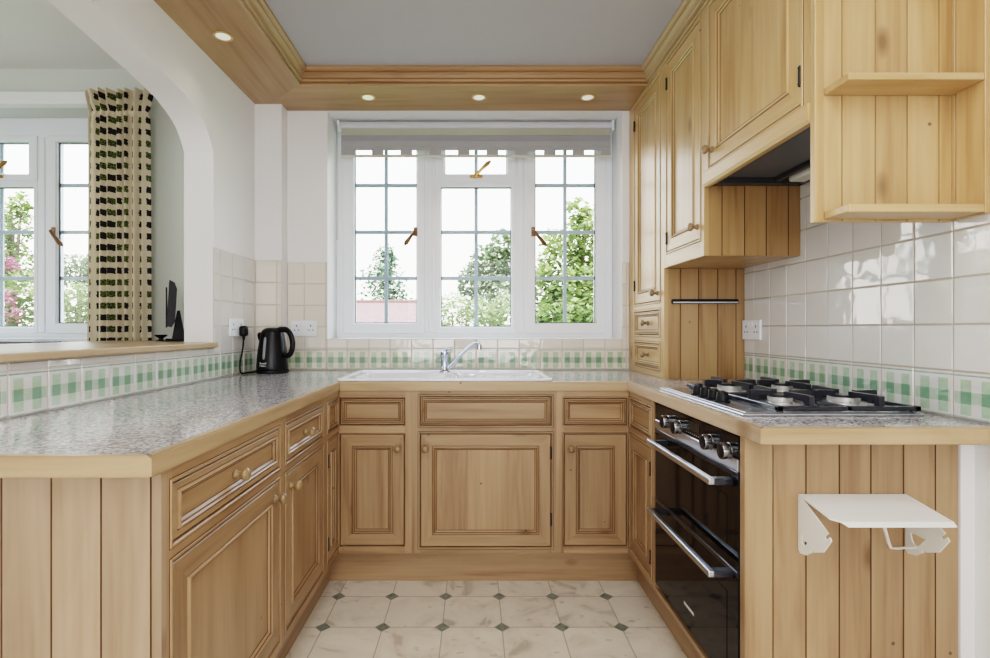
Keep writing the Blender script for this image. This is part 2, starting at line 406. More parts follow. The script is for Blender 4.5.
def face_frame(parent, w, z0, z1, openings, x0=0, bead=True):
    xs = sorted({x0, w, *[o[0] for o in openings], *[o[1] for o in openings]})
    zs = sorted({z0, z1, *[o[2] for o in openings], *[o[3] for o in openings]})
    inside = lambda x, z: any(o[0] < x < o[1] and o[2] < z < o[3] for o in openings)
    bm = NB()
    for a, b in zip(xs, xs[1:]):
        for c, d in zip(zs, zs[1:]):
            if inside((a + b) / 2, (c + d) / 2): continue
            box(bm, a, b, 0, .02, c, d, 0, 1 if (b - a) > 1.5 * (d - c) else 0)
    bmesh.ops.remove_doubles(bm, verts=bm.verts, dist=1e-5)
    if bead:
        for (a, b, c, d) in openings:
            e = max(.002, min(.011, a - x0 - .0005, w - b - .0005)); q = e / .011
            rings(bm, a - e, b + e, c - e, d + e, [(0, -.0003, 0), (.0024 * q, -.0006, 1), (.0036 * q, -.0035, 0), (.008 * q, -.0035, 0), (e - .001 * q, -.001, 0), (e, .003, 1)])
    return obj_raw('face_frame', bm, WM, parent)
def tg(bm, x0, x1, y, z0, z1, cuts, th=.015, gw=.0018, gd=.003):
    """tongue-and-groove boarding facing -y, V joints at the cuts"""
    lay = bm.faces.layers.float.get('bt') or bm.faces.layers.float.new('bt')
    prof = [(x0, y, 0)]
    for c in cuts: prof += [(c - gw, y, 0), (c, y + gd, 1), (c + gw, y, 1)]
    prof.append((x1, y, 0)); val = random.random()
    for (xa, ya, _), (xb, yb, g) in zip(prof, prof[1:]):
        f = quad(bm, (xa, ya, z0), (xb, yb, z0), (xb, yb, z1), (xa, ya, z1), 1 if g or ya != yb else 0)
        if ya != yb: f.material_index = 1
        f[lay] = val
        if ya > yb or (g and yb < y + gd / 2): val = random.random()
    box(bm, x0 + .001, x1 - .001, y + gd + .0005, y + th - .0005, z0 + .001, z1 - .001)
    for xx in (x0, x1): quad(bm, (xx, y, z0), (xx, y + th, z0), (xx, y + th, z1), (xx, y, z1))
    for zz in (z0, z1): quad(bm, (x0, y, zz), (x1, y, zz), (x1, y + th, zz), (x0, y + th, zz))
def carcass(parent, w, y0, y1, z0, z1):
    bm = NB(); box(bm, .001, w - .001, y0, y1, z0, z1); bm.normal_update()
    for f in bm.faces:
        if abs(f.normal.y) > .9 and f.calc_center_median().y < y0 + .001: f.material_index = 1
    return obj('carcass', bm, [WZ, GAPSH], parent)

# ------------------------------------------------------------------ main dimensions (metres; eye at the origin, looking along +y)
EYE = 1.144
XL, XR, YB, YR = -1.215, 1.265, 2.97, -2.4       # kitchen walls
WT0, WT1 = .87, .91                              # worktop underside / top
SOF = 2.39; CZ = 2.46; DZ = 2.63
LF, RF, BF = -.600, .687, 2.306                  # cabinet faces left, right, back
LE, RE, BE = -.591, .677, 2.296                  # worktop edges
UF = .887                                        # wall cabinet face
def struct(o, label, cat): return tag(o, label, cat, None, 'structure')

# ---- floor, ceilings
bm = NB(); box(bm, -4.7, 1.5, YR - .1, 3.3, -.12, 0)
struct(obj('floor', bm, FLOOR), 'cream marbled tile floor with small green diamond insets', 'floor')
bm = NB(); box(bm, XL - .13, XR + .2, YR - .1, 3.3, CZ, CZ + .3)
struct(obj('ceiling', bm, CEIL), 'plain white ceiling inside the pine cornice, shade painted into its colour', 'ceiling')
bm = NB(); box(bm, -4.7, XL - .13, YR - .1, 3.3, DZ, DZ + .13)
struct(obj('ceiling_dining', bm, DCEIL), 'pale ceiling of the room beyond the arch', 'ceiling')

# ---- walls
def wall_with_hole(name, X0, X1, Z1, hx0, hx1, hz0, hz1, m, label):
    bm = NB()
    box(bm, X0, hx0, YB, YB + .33, 0, Z1); box(bm, hx1, X1, YB, YB + .33, 0, Z1)
    box(bm, hx0, hx1, YB, YB + .33, 0, hz0); box(bm, hx0, hx1, YB, YB + .33, hz1, Z1)
    bmesh.ops.remove_doubles(bm, verts=bm.verts, dist=1e-5)
    return struct(obj(name, bm, m), label, 'wall')
wall_with_hole('wall_back', XL - .07, XR + .2, CZ + .3, -.837, .845, 1.088, 2.389, WHITE, 'white end wall holding the kitchen window')
wall_with_hole('wall_dining', -4.7, XL - .07, DZ + .13, -3.752, -2.07, 1.088, 2.43, GREENWHITE, 'pale sage window wall of the room beyond the arch')
bm = NB(); box(bm, XR, XR + .2, YR - .1, YB, 0, CZ)
struct(obj('wall_right', bm, WHITE), 'white wall behind the hob and wall cabinets', 'wall')
bm = NB(); box(bm, -4.7, XR + .2, YR - .1, YR, 0, DZ)
struct(obj('wall_rear', bm, WHITE), 'white wall behind the viewer', 'wall')
bm = NB(); box(bm, -4.8, -4.7, YR - .1, 3.3, 0, DZ + .13)
struct(obj('wall_far', bm, GREENWHITE), 'far side wall of the room beyond the arch', 'wall')
bm = NB(); box(bm, XL, -1.066, 2.88, YB, 0, SOF)
struct(obj('wall_corner', bm, WHITE), 'white boxed-in pipe duct in the far left corner', 'wall')
# wall with the arch
XW = XL - .137; AY0, AY1, SPR = -.425, 2.425, 1.969; SILL = 1.058
bm = NB()
box(bm, XW, XL, YR, YB, 0, SILL)
box(bm, XW, XL, AY1, YB, SILL, DZ); box(bm, XW, XL, YR, AY0, SILL, DZ)
half = [(2.425, 1.969), (2.390, 2.022), (2.340, 2.070), (2.250, 2.110), (2.153, 2.134), (1.894, 2.163), (1.645, 2.186), (1.30, 2.206), (1.0, 2.212)]
AP = [p for p in half] + [(2.0 - y, z) for y, z in half[-2::-1]]
arc = [(p.x, p.y) for p in spline([(y, z, 0) for y, z in AP[::-1]], 6)]
arc[0], arc[-1] = (AY0, SPR), (AY1, SPR)
for (ya, za), (yb, zb) in zip(arc, arc[1:]):
    quad(bm, (XL, ya, za), (XL, yb, zb), (XL, yb, DZ), (XL, ya, DZ))
    quad(bm, (XW, ya, za), (XW, yb, zb), (XW, yb, DZ), (XW, ya, DZ))
    quad(bm, (XL, ya, za), (XL, yb, zb), (XW, yb, zb), (XW, ya, za))
bmesh.ops.remove_doubles(bm, verts=bm.verts, dist=1e-5)
struct(obj('wall_left', bm, WHITE), 'white dividing wall pierced by a wide arched opening', 'wall')

# ---- pine soffit and cornice
bm = NB(); lx = -.888; by = 2.645
prism(bm, [(XL + .001, YR), (lx, YR), (lx, by), (XL + .001, YB - .001)], SOF, CZ, 'xy')
struct(obj('trim_1', bm, SY), 'pine soffit board along the left wall', 'soffit')
bm = NB(); prism(bm, [(XL + .001, YB - .001), (lx, by), (UF + .38, by), (UF + .378, YB - .001)], SOF, CZ, 'xy')
struct(obj('trim_2', bm, SX), 'pine soffit board above the kitchen window', 'soffit')
prof = [(0, SOF - .012), (.006, SOF - .012), (.009, SOF - .008), (.009, SOF - .002), (.005, SOF), (.005, SOF + .004), (.018, SOF + .006), (.022, SOF + .012), (.020, SOF + .018), (.015, SOF + .021), (.015, SOF + .025), (.021, SOF + .036), (.030, SOF + .043), (.036, SOF + .045), (.036, SOF + .049), (.046, SOF + .051), (.052, SOF + .057), (.052, CZ - .001), (0, CZ - .001)]
def crown(path_of, name, mats, label):
    bm = NB(); n = len(prof)
    rows = []
    for k in range(2): rows.append([bm.verts.new(path_of(k, o, z)) for o, z in prof])
    for i in range(n):
        j = (i + 1) % n; f = bm.faces.new((rows[0][i], rows[1][i], rows[1][j], rows[0][j]))
        f.material_index = 1 if i in (3, 4, 8, 9, 13) else 0
    for R in rows: bm.faces.new(R)
    struct(obj(name, bm, mats), label, 'cornice')
crown(lambda k, o, z: ((lx + o, YR, z), (lx + o, by - o, z))[k], 'trim_3', [EY, GLZ2], 'moulded pine cornice along the left soffit')
crown(lambda k, o, z: ((lx + o, by - o, z), (UF - o, by - o, z))[k], 'trim_4', [SX, GLZ2], 'moulded pine cornice across the window end')
crown(lambda k, o, z: ((UF - o, by - o, z), (UF - o, YR, z))[k], 'trim_5', [EY, GLZ2], 'moulded pine cornice above the wall cabinets')
bm = NB(); box(bm, UF + .001, XR - .001, YR, by - .001, SOF + .001, CZ - .001)
struct(obj('trim_6', bm, WY), 'pine packing above the wall cabinets', 'soffit')

# ---- tiles
def tiles(name, label, org, udir, ndir, u0, u1, anchor, pitch, rows, mi_rows, cream=False):
    """rows: (z0, z1, zfull0, zfull1) ; tiles clipped to u0..u1"""
    O, U, Nn = Vector(org), Vector(udir), Vector(ndir)
    bm = NB(); lay = bm.faces.layers.float.new('bt'); uvl = bm.loops.layers.uv.new('UVMap')
    P = lambda u, z, n: O + U * u + Vector((0, 0, z)) + Nn * n
    k0 = math.floor((u0 - anchor) / pitch); k1 = math.ceil((u1 - anchor) / pitch)
    for (z0, z1, zf0, zf1), mi in zip(rows, mi_rows):
        for k in range(k0, k1):
            fa, fb = anchor + k * pitch, anchor + (k + 1) * pitch
            a_, b_ = max(fa, u0), min(fb, u1)
            if b_ - a_ < .006: continue
            g = .0017; val = random.random()
            t1, t2 = random.uniform(-.0007, .0007), random.uniform(-.0007, .0007)
            ou = [(a_ + g, z0 + g), (b_ - g, z0 + g), (b_ - g, z1 - g), (a_ + g, z1 - g)]
            e = .0022; inn = [(a_ + g + e, z0 + g + e), (b_ - g - e, z0 + g + e), (b_ - g - e, z1 - g - e), (a_ + g + e, z1 - g - e)]
            A = [bm.verts.new(P(u, z, .003)) for u, z in ou]
            dn = [-t1 - t2, t1 - t2, t1 + t2, t2 - t1]
            B = [bm.verts.new(P(u, z, .0058 + d)) for (u, z), d in zip(inn, dn)]
            fs = [bm.faces.new(B)] + [bm.faces.new((A[i], A[(i + 1) % 4], B[(i + 1) % 4], B[i])) for i in range(4)]
            for f in fs:
                f.material_index = mi; f[lay] = val; f.smooth = False
                for lp in f.loops:
                    d = lp.vert.co - O
                    lp[uvl].uv = ((d.dot(U) - fa) / (fb - fa), (d.z - zf0) / (zf1 - zf0))
    z0, z1 = min(r[0] for r in rows), max(r[1] for r in rows)
    bk = [bm.verts.new(P(u, z, n)) for n in (0.0005, .0036) for u, z in ((u0, z0), (u1, z0), (u1, z1), (u0, z1))]
    for q in ((4, 5, 6, 7), (0, 1, 5, 4), (1, 2, 6, 5), (2, 3, 7, 6), (3, 0, 4, 7)):
        f = bm.faces.new([bk[i] for i in q]); f.material_index = 2
    bmesh.ops.recalc_face_normals(bm, faces=bm.faces)
    # make sure that the faces look outward
    for f in bm.faces:
        if f.normal.dot(Nn) < -.3: f.normal_flip()
    return struct(obj_raw(name, bm, [TILEC, TILECG, GROUT] if cream else [TILE, TILEG, GROUTD if name == 'trim_13' else GROUT]), label, 'wall tiles')
TP = .1225; T0 = WT1 + .001
full = [(T0 + i * TP, T0 + (i + 1) * TP, T0 + i * TP, T0 + (i + 1) * TP) for i in range(13)]
low = [full[0], (full[1][0], SILL - .001, full[1][0], full[1][1])]
lowb = [full[0], (full[1][0], 1.087, full[1][0], full[1][1])]
tiles('trim_7', 'white wall tiles with a green gingham row under the arch ledge', (XL, 0, 0), (0, 1, 0), (1, 0, 0), .95, 2.42, 1.351, .1253, low, [1, 0])
tiles('trim_8', 'white wall tiles in the far left corner by the plugged socket', (XL, 0, 0), (0, 1, 0), (1, 0, 0), 2.42, 2.876, 1.351, .1253, full[:5], [1, 0, 0, 0, 0])
tiles('trim_9', 'white tiles with painted-in lamp warmth on the boxed duct behind the kettle', (0, 2.88, 0), (1, 0, 0), (0, -1, 0), XL + .004, -1.064, -.723, TP, full[:5], [1, 0, 0, 0, 0], True)
tiles('trim_10', 'white tiles with painted-in lamp warmth beside the window behind the kettle', (0, YB, 0), (1, 0, 0), (0, -1, 0), -1.064, -.838, -.723, TP, full[:5], [1, 0, 0, 0, 0], True)
tiles('trim_11', 'tile upstand with green gingham row beneath the kitchen window', (0, YB, 0), (1, 0, 0), (0, -1, 0), -.838, .845, -.723, TP, lowb, [1, 0], True)
tiles('trim_12', 'narrow tile strip between the window and the dresser cabinet', (0, YB, 0), (1, 0, 0), (0, -1, 0), .845, UF - .002, -.723, TP, full[:5], [1, 0, 0, 0, 0], True)
tiles('trim_13', 'glossy white tiles with a green gingham row behind the hob', (XR, 0, 0), (0, 1, 0), (-1, 0, 0), 1.15, 2.424, 1.3675, .1211, full[:8], [1] + [0] * 7)

# ------------------------------------------------------------------ windows
def window(name, dx, ztop, label):
    w = bpy.data.objects.new(name, None); C.objects.link(w); w.location = (dx, 3.17, 1.09); struct(w, label, 'window')
    zb = 1.09
    def fr(bm, x0, x1, z0, z1, ix0, ix1, iz0, iz1, y0, y1, bev=.003):
        """rectangular frame with chamfered opening"""
        z0 -= zb; z1 -= zb; iz0 -= zb; iz1 -= zb
        o = [(x0, z0), (x1, z0), (x1, z1), (x0, z1)]; i = [(ix0, iz0), (ix1, iz0), (ix1, iz1), (ix0, iz1)]
        c = [(ix0 - .006, iz0 - .006), (ix1 + .006, iz0 - .006), (ix1 + .006, iz1 + .006), (ix0 - .006, iz1 + .006)]
        oo = [(x0 + bev, z0 + bev), (x1 - bev, z0 + bev), (x1 - bev, z1 - bev), (x0 + bev, z1 - bev)]
        seq = [[(u, y1, v) for u, v in o], [(u, y0 + bev, v) for u, v in o], [(u, y0, v) for u, v in oo], [(u, y0, v) for u, v in c], [(u, y0 + .008, v) for u, v in i], [(u, y1, v) for u, v in i]]
        V = [[bm.verts.new(p) for p in s] for s in seq]; V.append(V[0])
        for A, B in zip(V, V[1:]):
            for k in range(4): bm.faces.new((A[k], A[(k + 1) % 4], B[(k + 1) % 4], B[k]))
    bm = NB()
    X0, X1 = -.8205, .861
    # outer frame: border, two mullions, sill member
    box(bm, X0, X1, 0, .07, 0, .032, .002); box(bm, X0, X1, 0, .07, 2.31 - zb, ztop - zb, .002)
    box(bm, X0, -.770, 0, .07, .032, 2.31 - zb, .002); box(bm, .815, X1, 0, .07, .032, 2.31 - zb, .002)
    box(bm, -.286, -.211, 0, .07, .032, 2.31 - zb, .002); box(bm, .268, .347, 0, .07, .032, 2.31 - zb, .002)
    for xm in (-.2485, .3075): box(bm, xm - .012, xm + .012, -.006, .01, .032, 2.31 - zb, .003)
    box(bm, -.211, .268, 0, .07, 2.025 - zb, 2.075 - zb, .002)
    obj('outer_frame', bm, UPVC, w)
    def sash(x0, x1, z0, z1, g, barx, barz, yo=-.008):
        bm = NB(); fr(bm, x0, x1, z0, z1, *g, yo, .05)
        s = obj('casement', bm, UPVC, w)
        bm = NB(); gx0, gx1, gz0, gz1 = g; gz0 -= zb; gz1 -= zb
        t = .004
        for b_ in ((gx0, gx0 + t, gz0, gz1), (gx1 - t, gx1, gz0, gz1), (gx0, gx1, gz0, gz0 + t), (gx0, gx1, gz1 - t, gz1)): box(bm, b_[0], b_[1], .012, .022, b_[2], b_[3])
        obj('gasket', bm, GASKET, s)
        bm = NB(); quad(bm, (gx0 - .004, .02, gz0 - .004), (gx1 + .004, .02, gz0 - .004), (gx1 + .004, .02, gz1 + .004), (gx0 - .004, .02, gz1 + .004))
        obj('glass_pane', bm, GLASS, s)
        bm = NB()
        box(bm, barx - .011, barx + .011, .022, .03, gz0, gz1)
        for z in barz: box(bm, gx0, gx1, .0215, .0305, z - zb - .011, z - zb + .011)
        obj('glazing_bars', bm, BAR, s); return s
    B3 = (1.455, 1.738, 2.025)
    s1 = sash(-.776, -.280, 1.116, 2.32, (-.710, -.332, 1.1806, 2.284), -.521, B3)
    s2 = sash(-.217, .274, 1.116, 2.035, (-.183, .244, 1.159, 2.010), .031, B3[:2], -.003)
    s3 = sash(-.217, .274, 2.045, 2.32, (-.160, .218, 2.089, 2.284), .031, ())
    s4 = sash(.341, .821, 1.116, 2.32, (.392, .759, 1.1806, 2.284), .576, B3)
    def handle(s, x, z, dx_, dz_, m):
        bm = NB(); z -= zb
        box(bm, x - .012, x + .012, -.018, -.008, z - .028, z + .028, .003)
        lathe(bm, [(.011, -.018), (.010, -.034), (.006, -.036)], 'y', (x, 0, z), 12)
        tube(bm, [(x, -.034, z), (x + dx_ * .4, -.042, z + dz_ * .4), (x + dx_ * .85, -.04, z + dz_ * .85), (x + dx_, -.036, z + dz_)], [.010, .010, .014, .006], 8)
        obj('handle', bm, m, s, 40)
    handle(s1, -.338, 1.735, -.062, -.085, BRONZE); handle(s4, .378, 1.735, .075, -.09, BRONZE)
    bm = NB(); z = 2.072 - zb
    box(bm, -.008, .070, -.018, -.008, z - .010, z + .010, .003); lathe(bm, [(.014, -.018), (.012, -.034), (.006, -.036)], 'y', (.031, 0, z), 12)
    tube(bm, [(.031, -.036, z), (.065, -.044, z + .035), (.10, -.042, z + .068), (.118, -.036, z + .085)], [.010, .010, .014, .006], 8)
    obj('handle', bm, BRASS, s3, 40)
    return w
window('window_1', -.018, 2.40, 'white three-light kitchen window with georgian bars')
window('window_2', -2.932, 2.43, 'matching white window in the room beyond the arch')
# inner sill board of the kitchen window
bm = NB(); box(bm, -.836, .844, YB - .002, 3.168, 1.075, 1.0895, .002)
struct(obj('trim_14', bm, WHITE), 'white window board of the kitchen window', 'window sill')
bm = NB(); box(bm, -3.75, -2.072, YB - .03, 3.168, 1.07, 1.0895, .003)
struct(obj('trim_15', bm, UPVC), 'white window board beyond the arch', 'window sill')
bm = NB(); box(bm, -3.95, -1.9, YB - .06, YB - .001, 2.405, 2.475, .004)
struct(obj('trim_16', bm, WHITE), 'white boxed curtain batten over the window beyond the arch', 'batten')

# ---- blind
bl = thing('window_blind', 'grey banded fabric blind drawn up at the top of the kitchen window', 'blind', (0, 3.08, 2.17))
bm = NB(); x0, x1 = -.80, .82
lathe(bm, [(.028, x0), (.028, x1)], 'x', (0, .03, .185), 24); obj('roller_tube', bm, plain('blind_tube', (.56, .57, .62), .5), bl, 50)
for s, xx in (('a', x0 - .012), ('b', x1)):
    bm = NB(); box(bm, xx, xx + .012, -.002, .06, .152, .2165, .004); obj('bracket', bm, UPVC, bl)
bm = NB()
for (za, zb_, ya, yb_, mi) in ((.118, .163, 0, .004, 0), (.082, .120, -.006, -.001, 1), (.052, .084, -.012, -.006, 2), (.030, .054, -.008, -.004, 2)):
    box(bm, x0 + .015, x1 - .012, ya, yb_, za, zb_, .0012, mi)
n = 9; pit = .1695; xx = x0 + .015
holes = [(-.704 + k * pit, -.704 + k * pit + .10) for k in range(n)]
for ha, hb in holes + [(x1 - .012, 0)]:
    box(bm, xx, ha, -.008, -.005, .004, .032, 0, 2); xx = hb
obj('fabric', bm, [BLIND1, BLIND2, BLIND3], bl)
bm = NB(); box(bm, x0 + .013, x1 - .010, -.012, -.001, -.012, .004, .003)
obj('bottom_bar', bm, plain('blind_bottom_bar', (.60, .56, .48), .4, .05), bl)
bm = NB()
for xx in (-.812, -.806): tube(bm, [(xx, -.004, .18), (xx, -.006, -.5)], .0016, 6)
obj('pull_chain', bm, plain('grey_bead_chain', (.45, .44, .42), .4), bl)

# ------------------------------------------------------------------ base cabinets
Z0, Z1 = .150, .8695
DRW = (.718, .838); DOR = (.182, .680)
def base_cabinet(label, loc, rz, w, depth, specs, group=None, name='base_cabinet', zc=None):
    t = thing(name, label, 'cabinet', loc, rz, group)
    carcass(t, w, .021, depth, Z0, zc or Z1)
    face_frame(t, w, Z0, Z1, [s[1:5] for s in specs])
    for s in specs:
        k, a_, b_, c_, d_ = s[:5]; o = s[5] if len(s) > 5 else {}
        front(t, k, a_, b_, c_, d_, **o)
    return t
# left run: local x = world y
L0 = 1.0155
base_cabinet('wide pine base cabinet with knobbed drawer at the near end of the left run', (LF, L0, 0), PI / 2, 1.628 - L0, .55,
             [('drawer', .0185, .5845, *DRW, dict(knobs=[(.3015, .776)], frame=.014)), ('door', .0185, .5845, *DOR, dict(knobs=[(.5465, .634)]))])
base_cabinet('second pine base cabinet along the left run, drawer with one knob', (LF, 1.628, 0), PI / 2, .462, .55,
             [('drawer', .030, .434, *DRW, dict(knobs=[(.232, .776)], frame=.014)), ('door', .030, .434, *DOR, dict(knobs=[(.068, .634)]))])
base_cabinet('slim corner pine cabinet at the far end of the left run, black hinges', (LF, 2.090, 0), PI / 2, .2155, .55,
             [('drawer', .040, .205, *DRW, {}), ('door', .040, .205, *DOR, dict(hinge_side='L', frame=.045))])
# back run
base_cabinet('narrow pine sink-run cabinet in the left corner, knob on its right', (-.5985, BF, 0), 0, .323, .60,
             [('drawer', .0035, .291, *DRW, {}), ('door', .0035, .291, *DOR, dict(knobs=[(.262, .617)]))])
base_cabinet('widest pine cabinet directly under the sink, broad single door', (-.275, BF, 0), 0, .641, .60,
             [('drawer', .036, .618, .716, .845, {}), ('door', .036, .618, .177, .680, dict(knobs=[(.060, .617)], hinge_side='R', hz=(.30, .595)))], zc=.66)
base_cabinet('narrow pine sink-run cabinet in the right corner, knob on its left', (.366, BF, 0), 0, .319, .60,
             [('drawer', .032, .312, *DRW, {}), ('door', .032, .312, *DOR, dict(knobs=[(.062, .617)]))])
# right run: local x = -world y
base_cabinet('slim pine cabinet between the sink run and the black double oven', (RF, 2.305, 0), -PI / 2, .325, .55,
             [('drawer', .018, .292, *DRW, {}), ('door', .018, .292, *DOR, dict(hinge_side='R'))])

# end panels
bm = NB(); lx0 = XL + .007
tg(bm, lx0, LF + .0003, .9975, 0, Z1, [LF - .020 - .0955 * k for k in range(5, -1, -1)], .0175)
tag(obj('end_panel', bm, [PZ, GLZ]), 'pale boarded pine end panel below the near left worktop', 'panel')
# right housing around the oven: stile + boarded end
t = thing('end_panel', 'boarded pine end panel carrying the white roll holder', 'panel', (RF, 1.318, 0))
bm = NB(); tg(bm, .0725, 1.227 - RF, 0, 0, Z1, [.1545, .239, .319, .4016, .4825], .016)
obj('boarding', bm, [WZ, GLZ], t)
bm = NB(); box(bm, 0, .071, 0, .027, 0, Z1, .002); obj('corner_post', bm, WZ, t)
bm = NB(); box(bm, 1.228, XR - .0005, 1.312, 1.345, 0, Z1)
struct(obj('trim_17', bm, WHITE), 'white filler strip between end panel and right wall', 'filler')

# plinths
def plinth(label, x0, x1, y0, y1, m):
    bm = NB(); box(bm, x0, x1, y0, y1, 0, .1495, .0015); return tag(obj('plinth', bm, m), label, 'plinth')
plinth('pine plinth below the left run of cabinets', LF - .075, LF - .055, 1.016, 2.361, WY)
plinth('pine plinth below the sink cabinets', LF - .075, RF + .075, 2.362, 2.38, WX)
plinth('pine plinth below the oven and slim cabinet', RF + .055, RF + .075, 1.346, 2.361, WY)

# ------------------------------------------------------------------ worktop
SX0, SX1, SY0, SY1 = -.618, .353, 2.323, 2.822
wt = thing('worktop', 'U-shaped grey speckled worktop with pale pine edging', 'worktop', (0, 0, WT0))
h = WT1 - WT0; ew = .022
bm = NB()
hx0, hx1, hy0, hy1 = SX0 + .03, SX1 - .03, SY0 + .03, SY1 - .03
yl, yr = .953, 1.228
e = .0
P_ = [  # rectangles x0,x1,y0,y1
    (XL + .006, LE - ew, yl + ew, hy0), (XL + .006, hx0, hy0, YB - .006 - .09), (-1.060, hx0, YB - .096, YB - .006),
    (LE - ew, RE + ew, BE + ew, hy0), (hx0, hx1, hy1, YB - .006), (hx1, XR - .006, hy0, YB - .006), (RE + ew, XR - .006, yr + ew, hy0)]
for (a_, b_, c_, d_) in P_: box(bm, a_, b_, c_, d_, 0, h)
obj('surface', bm, WTOP, wt)
def edge(pts, m):
    """edging strip polygon in plan"""
    bm = NB(); fs = prism(bm, pts, 0, h + .0004, 'xy')
    es = [e for e in bm.edges if abs(e.verts[0].co.z - e.verts[1].co.z) < 1e-6]
    bmesh.ops.bevel(bm, geom=es, offset=.003, segments=2, affect='EDGES')
    obj('front_edging', bm, m, wt)
edge([(LE, yl), (LE, BE), (LE - ew, BE + ew), (LE - ew, yl + ew)], EY)
edge([(LE, BE), (RE, BE), (RE + ew, BE + ew), (LE - ew, BE + ew)], EX)
edge([(RE, BE), (RE + ew, BE + ew), (RE + ew, yr + ew), (RE, yr)], RY)
edge([(XL + .006, yl), (LE, yl), (LE - ew, yl + ew), (XL + .006, yl + ew)], EX)
edge([(RE, yr), (XR - .006, yr), (XR - .006, yr + ew), (RE + ew, yr + ew)], EX)

# ------------------------------------------------------------------ sink and tap
sk = thing('sink', 'white ceramic inset sink under the window', 'sink', (SX0, SY0, WT1))
W_, D_ = SX1 - SX0, SY1 - SY0
def bowl(bm, cs, seq):
    """cs: rectangle; seq of (inset, z, corner radius)"""
    prev = None
    x0, x1, y0, y1 = cs
    for ins, z, r in seq:
        ring = []
        a0, a1, b0, b1 = x0 + ins, x1 - ins, y0 + ins, y1 - ins
        for (cx, cy_, st) in ((a1 - r, b1 - r, 0), (a0 + r, b1 - r, 90), (a0 + r, b0 + r, 180), (a1 - r, b0 + r, 270)):
            for k in range(6):
                an = rad(st + 90 * k / 5); ring.append(bm.verts.new((cx + r * math.cos(an), cy_ + r * math.sin(an), z)))
        if prev:
            for i in range(len(ring)): bm.faces.new((prev[i], prev[(i + 1) % len(ring)], ring[(i + 1) % len(ring)], ring[i]))
        prev = ring
    return prev
bm = NB()
# rim with a lip, then a flat deck at the back carrying the tap
out = bowl(bm, (0, W_, 0, D_), [(.004, .0006, .02), (0, .003, .022), (0, .009, .022), (.004, .013, .02), (.016, .013, .016), (.022, .006, .014)])
V = out
def rect_ring(x0, x1, y0, y1, z, r):
    return bowl(bm, (x0, x1, y0, y1), [(0, z, r)])
b1 = (.06, .50, .05, D_ - .10); b2 = (.53, W_ - .05, .05, D_ - .10)
# deck plate with two openings
def deck(bm, X0, X1, Y0, Y1, z, opens):
    xs = sorted({X0, X1, *[o[0] for o in opens], *[o[1] for o in opens]}); ys = sorted({Y0, Y1, *[o[2] for o in opens], *[o[3] for o in opens]})
    for a_, b_ in zip(xs, xs[1:]):
        for c_, d_ in zip(ys, ys[1:]):
            if any(o[0] < (a_ + b_) / 2 < o[1] and o[2] < (c_ + d_) / 2 < o[3] for o in opens): continue
            quad(bm, (a_, c_, z), (b_, c_, z), (b_, d_, z), (a_, d_, z))
deck(bm, .018, W_ - .018, .018, D_ - .018, .0065, (b1, b2))
obj('rim', bm, CERAMIC, sk, 50)
bm = NB(); r = bowl(bm, b1, [(-.002, .0065, .001), (.004, -.004, .03), (.012, -.12, .05), (.05, -.15, .05)]); bm.faces.new(r); obj('basin', bm, CERAMIC, sk, 60)
bm = NB(); r = bowl(bm, b2, [(-.002, .0065, .001), (.003, 0, .02), (.012, -.012, .03)]); bm.faces.new(r)
for k in range(7): box(bm, b2[0] + .04 + k * .05, b2[0] + .052 + k * .05, b2[2] + .03, b2[3] - .03, -.0125, -.007, .002)
obj('drainer', bm, CERAMIC, sk, 60)
bm = NB(); lathe(bm, [(.03, -.150), (.03, -.147), (.02, -.146), (.018, -.149)], 'z', (.28, .2, 0), 20); obj('waste', bm, CHROME, sk)

tp = thing('mixer_tap', 'chrome single lever mixer tap at the back of the sink', 'tap', (-.157, 2.775, WT1 + .0067))
bm = NB(); lathe(bm, [(.028, 0), (.028, .004), (.024, .008), (.021, .03), (.0205, .072), (.022, .082), (.0235, .09), (.022, .108), (.012, .116)], 'z', (0, 0, 0), 24); obj('body', bm, CHROME, tp, 40)
bm = NB(); tube(bm, [(-.006, 0, .105), (.012, -.012, .118), (.036, -.022, .121)], [.017, .013, .006], 12, 0, .55); obj('lever', bm, CHROME, tp, 40)
bm = NB(); tube(bm, spline([(.012, -.006, .012), (.05, -.02, .05), (.11, -.05, .112), (.145, -.07, .142), (.165, -.08, .150), (.185, -.09, .146)], 5), .0095, 12)
lathe(bm, [(.0125, .122), (.0125, .148)], 'z', (.184, -.09, 0), 14); obj('spout', bm, CHROME, tp, 40)

# ------------------------------------------------------------------ double oven
ov = thing('double_oven', 'black glass built-under double oven with two long steel handles', 'oven', (RF, 1.964, 0), -PI / 2)
ow = .616
bm = NB(); box(bm, .004, ow - .002, .022, .54, .166, .866); obj('casing', bm, BLACKP, ov)
bm = NB(); box(bm, 0, ow, -.002, .021, .804, .866, .002); cp = obj('control_panel', bm, BLACKG, ov)
bm = NB(); box(bm, 0, ow, -.004, .02, .772, .8035, .002); obj('fascia_strip', bm, STEEL, cp)
for lx_ in (.137, .237, .462, .572):
    bm = NB(); lathe(bm, [(.0225, -.0025), (.0225, -.006), (.021, -.007), (.0225, -.026), (.0215, -.028)], 'y', (lx_, 0, .818), 24)
    kb = obj('knob', bm, DSTEEL, cp, 40)
    bm = NB(); lathe(bm, [(.0188, -.0272), (.0188, -.0292), (.0170, -.0298)], 'y', (lx_, 0, .818), 24); obj('knob_face', bm, BLACKP, kb, 40)
bm = NB(); box(bm, .30, .385, -.0032, -.0012, .826, .851); obj('display', bm, plain('dim_display', (.012, .016, .014), .1), cp)
bm = NB()
for k in range(9): box(bm, .285 + k * .015, .291 + k * .015, -.0026, -.0015, .813, .8155)
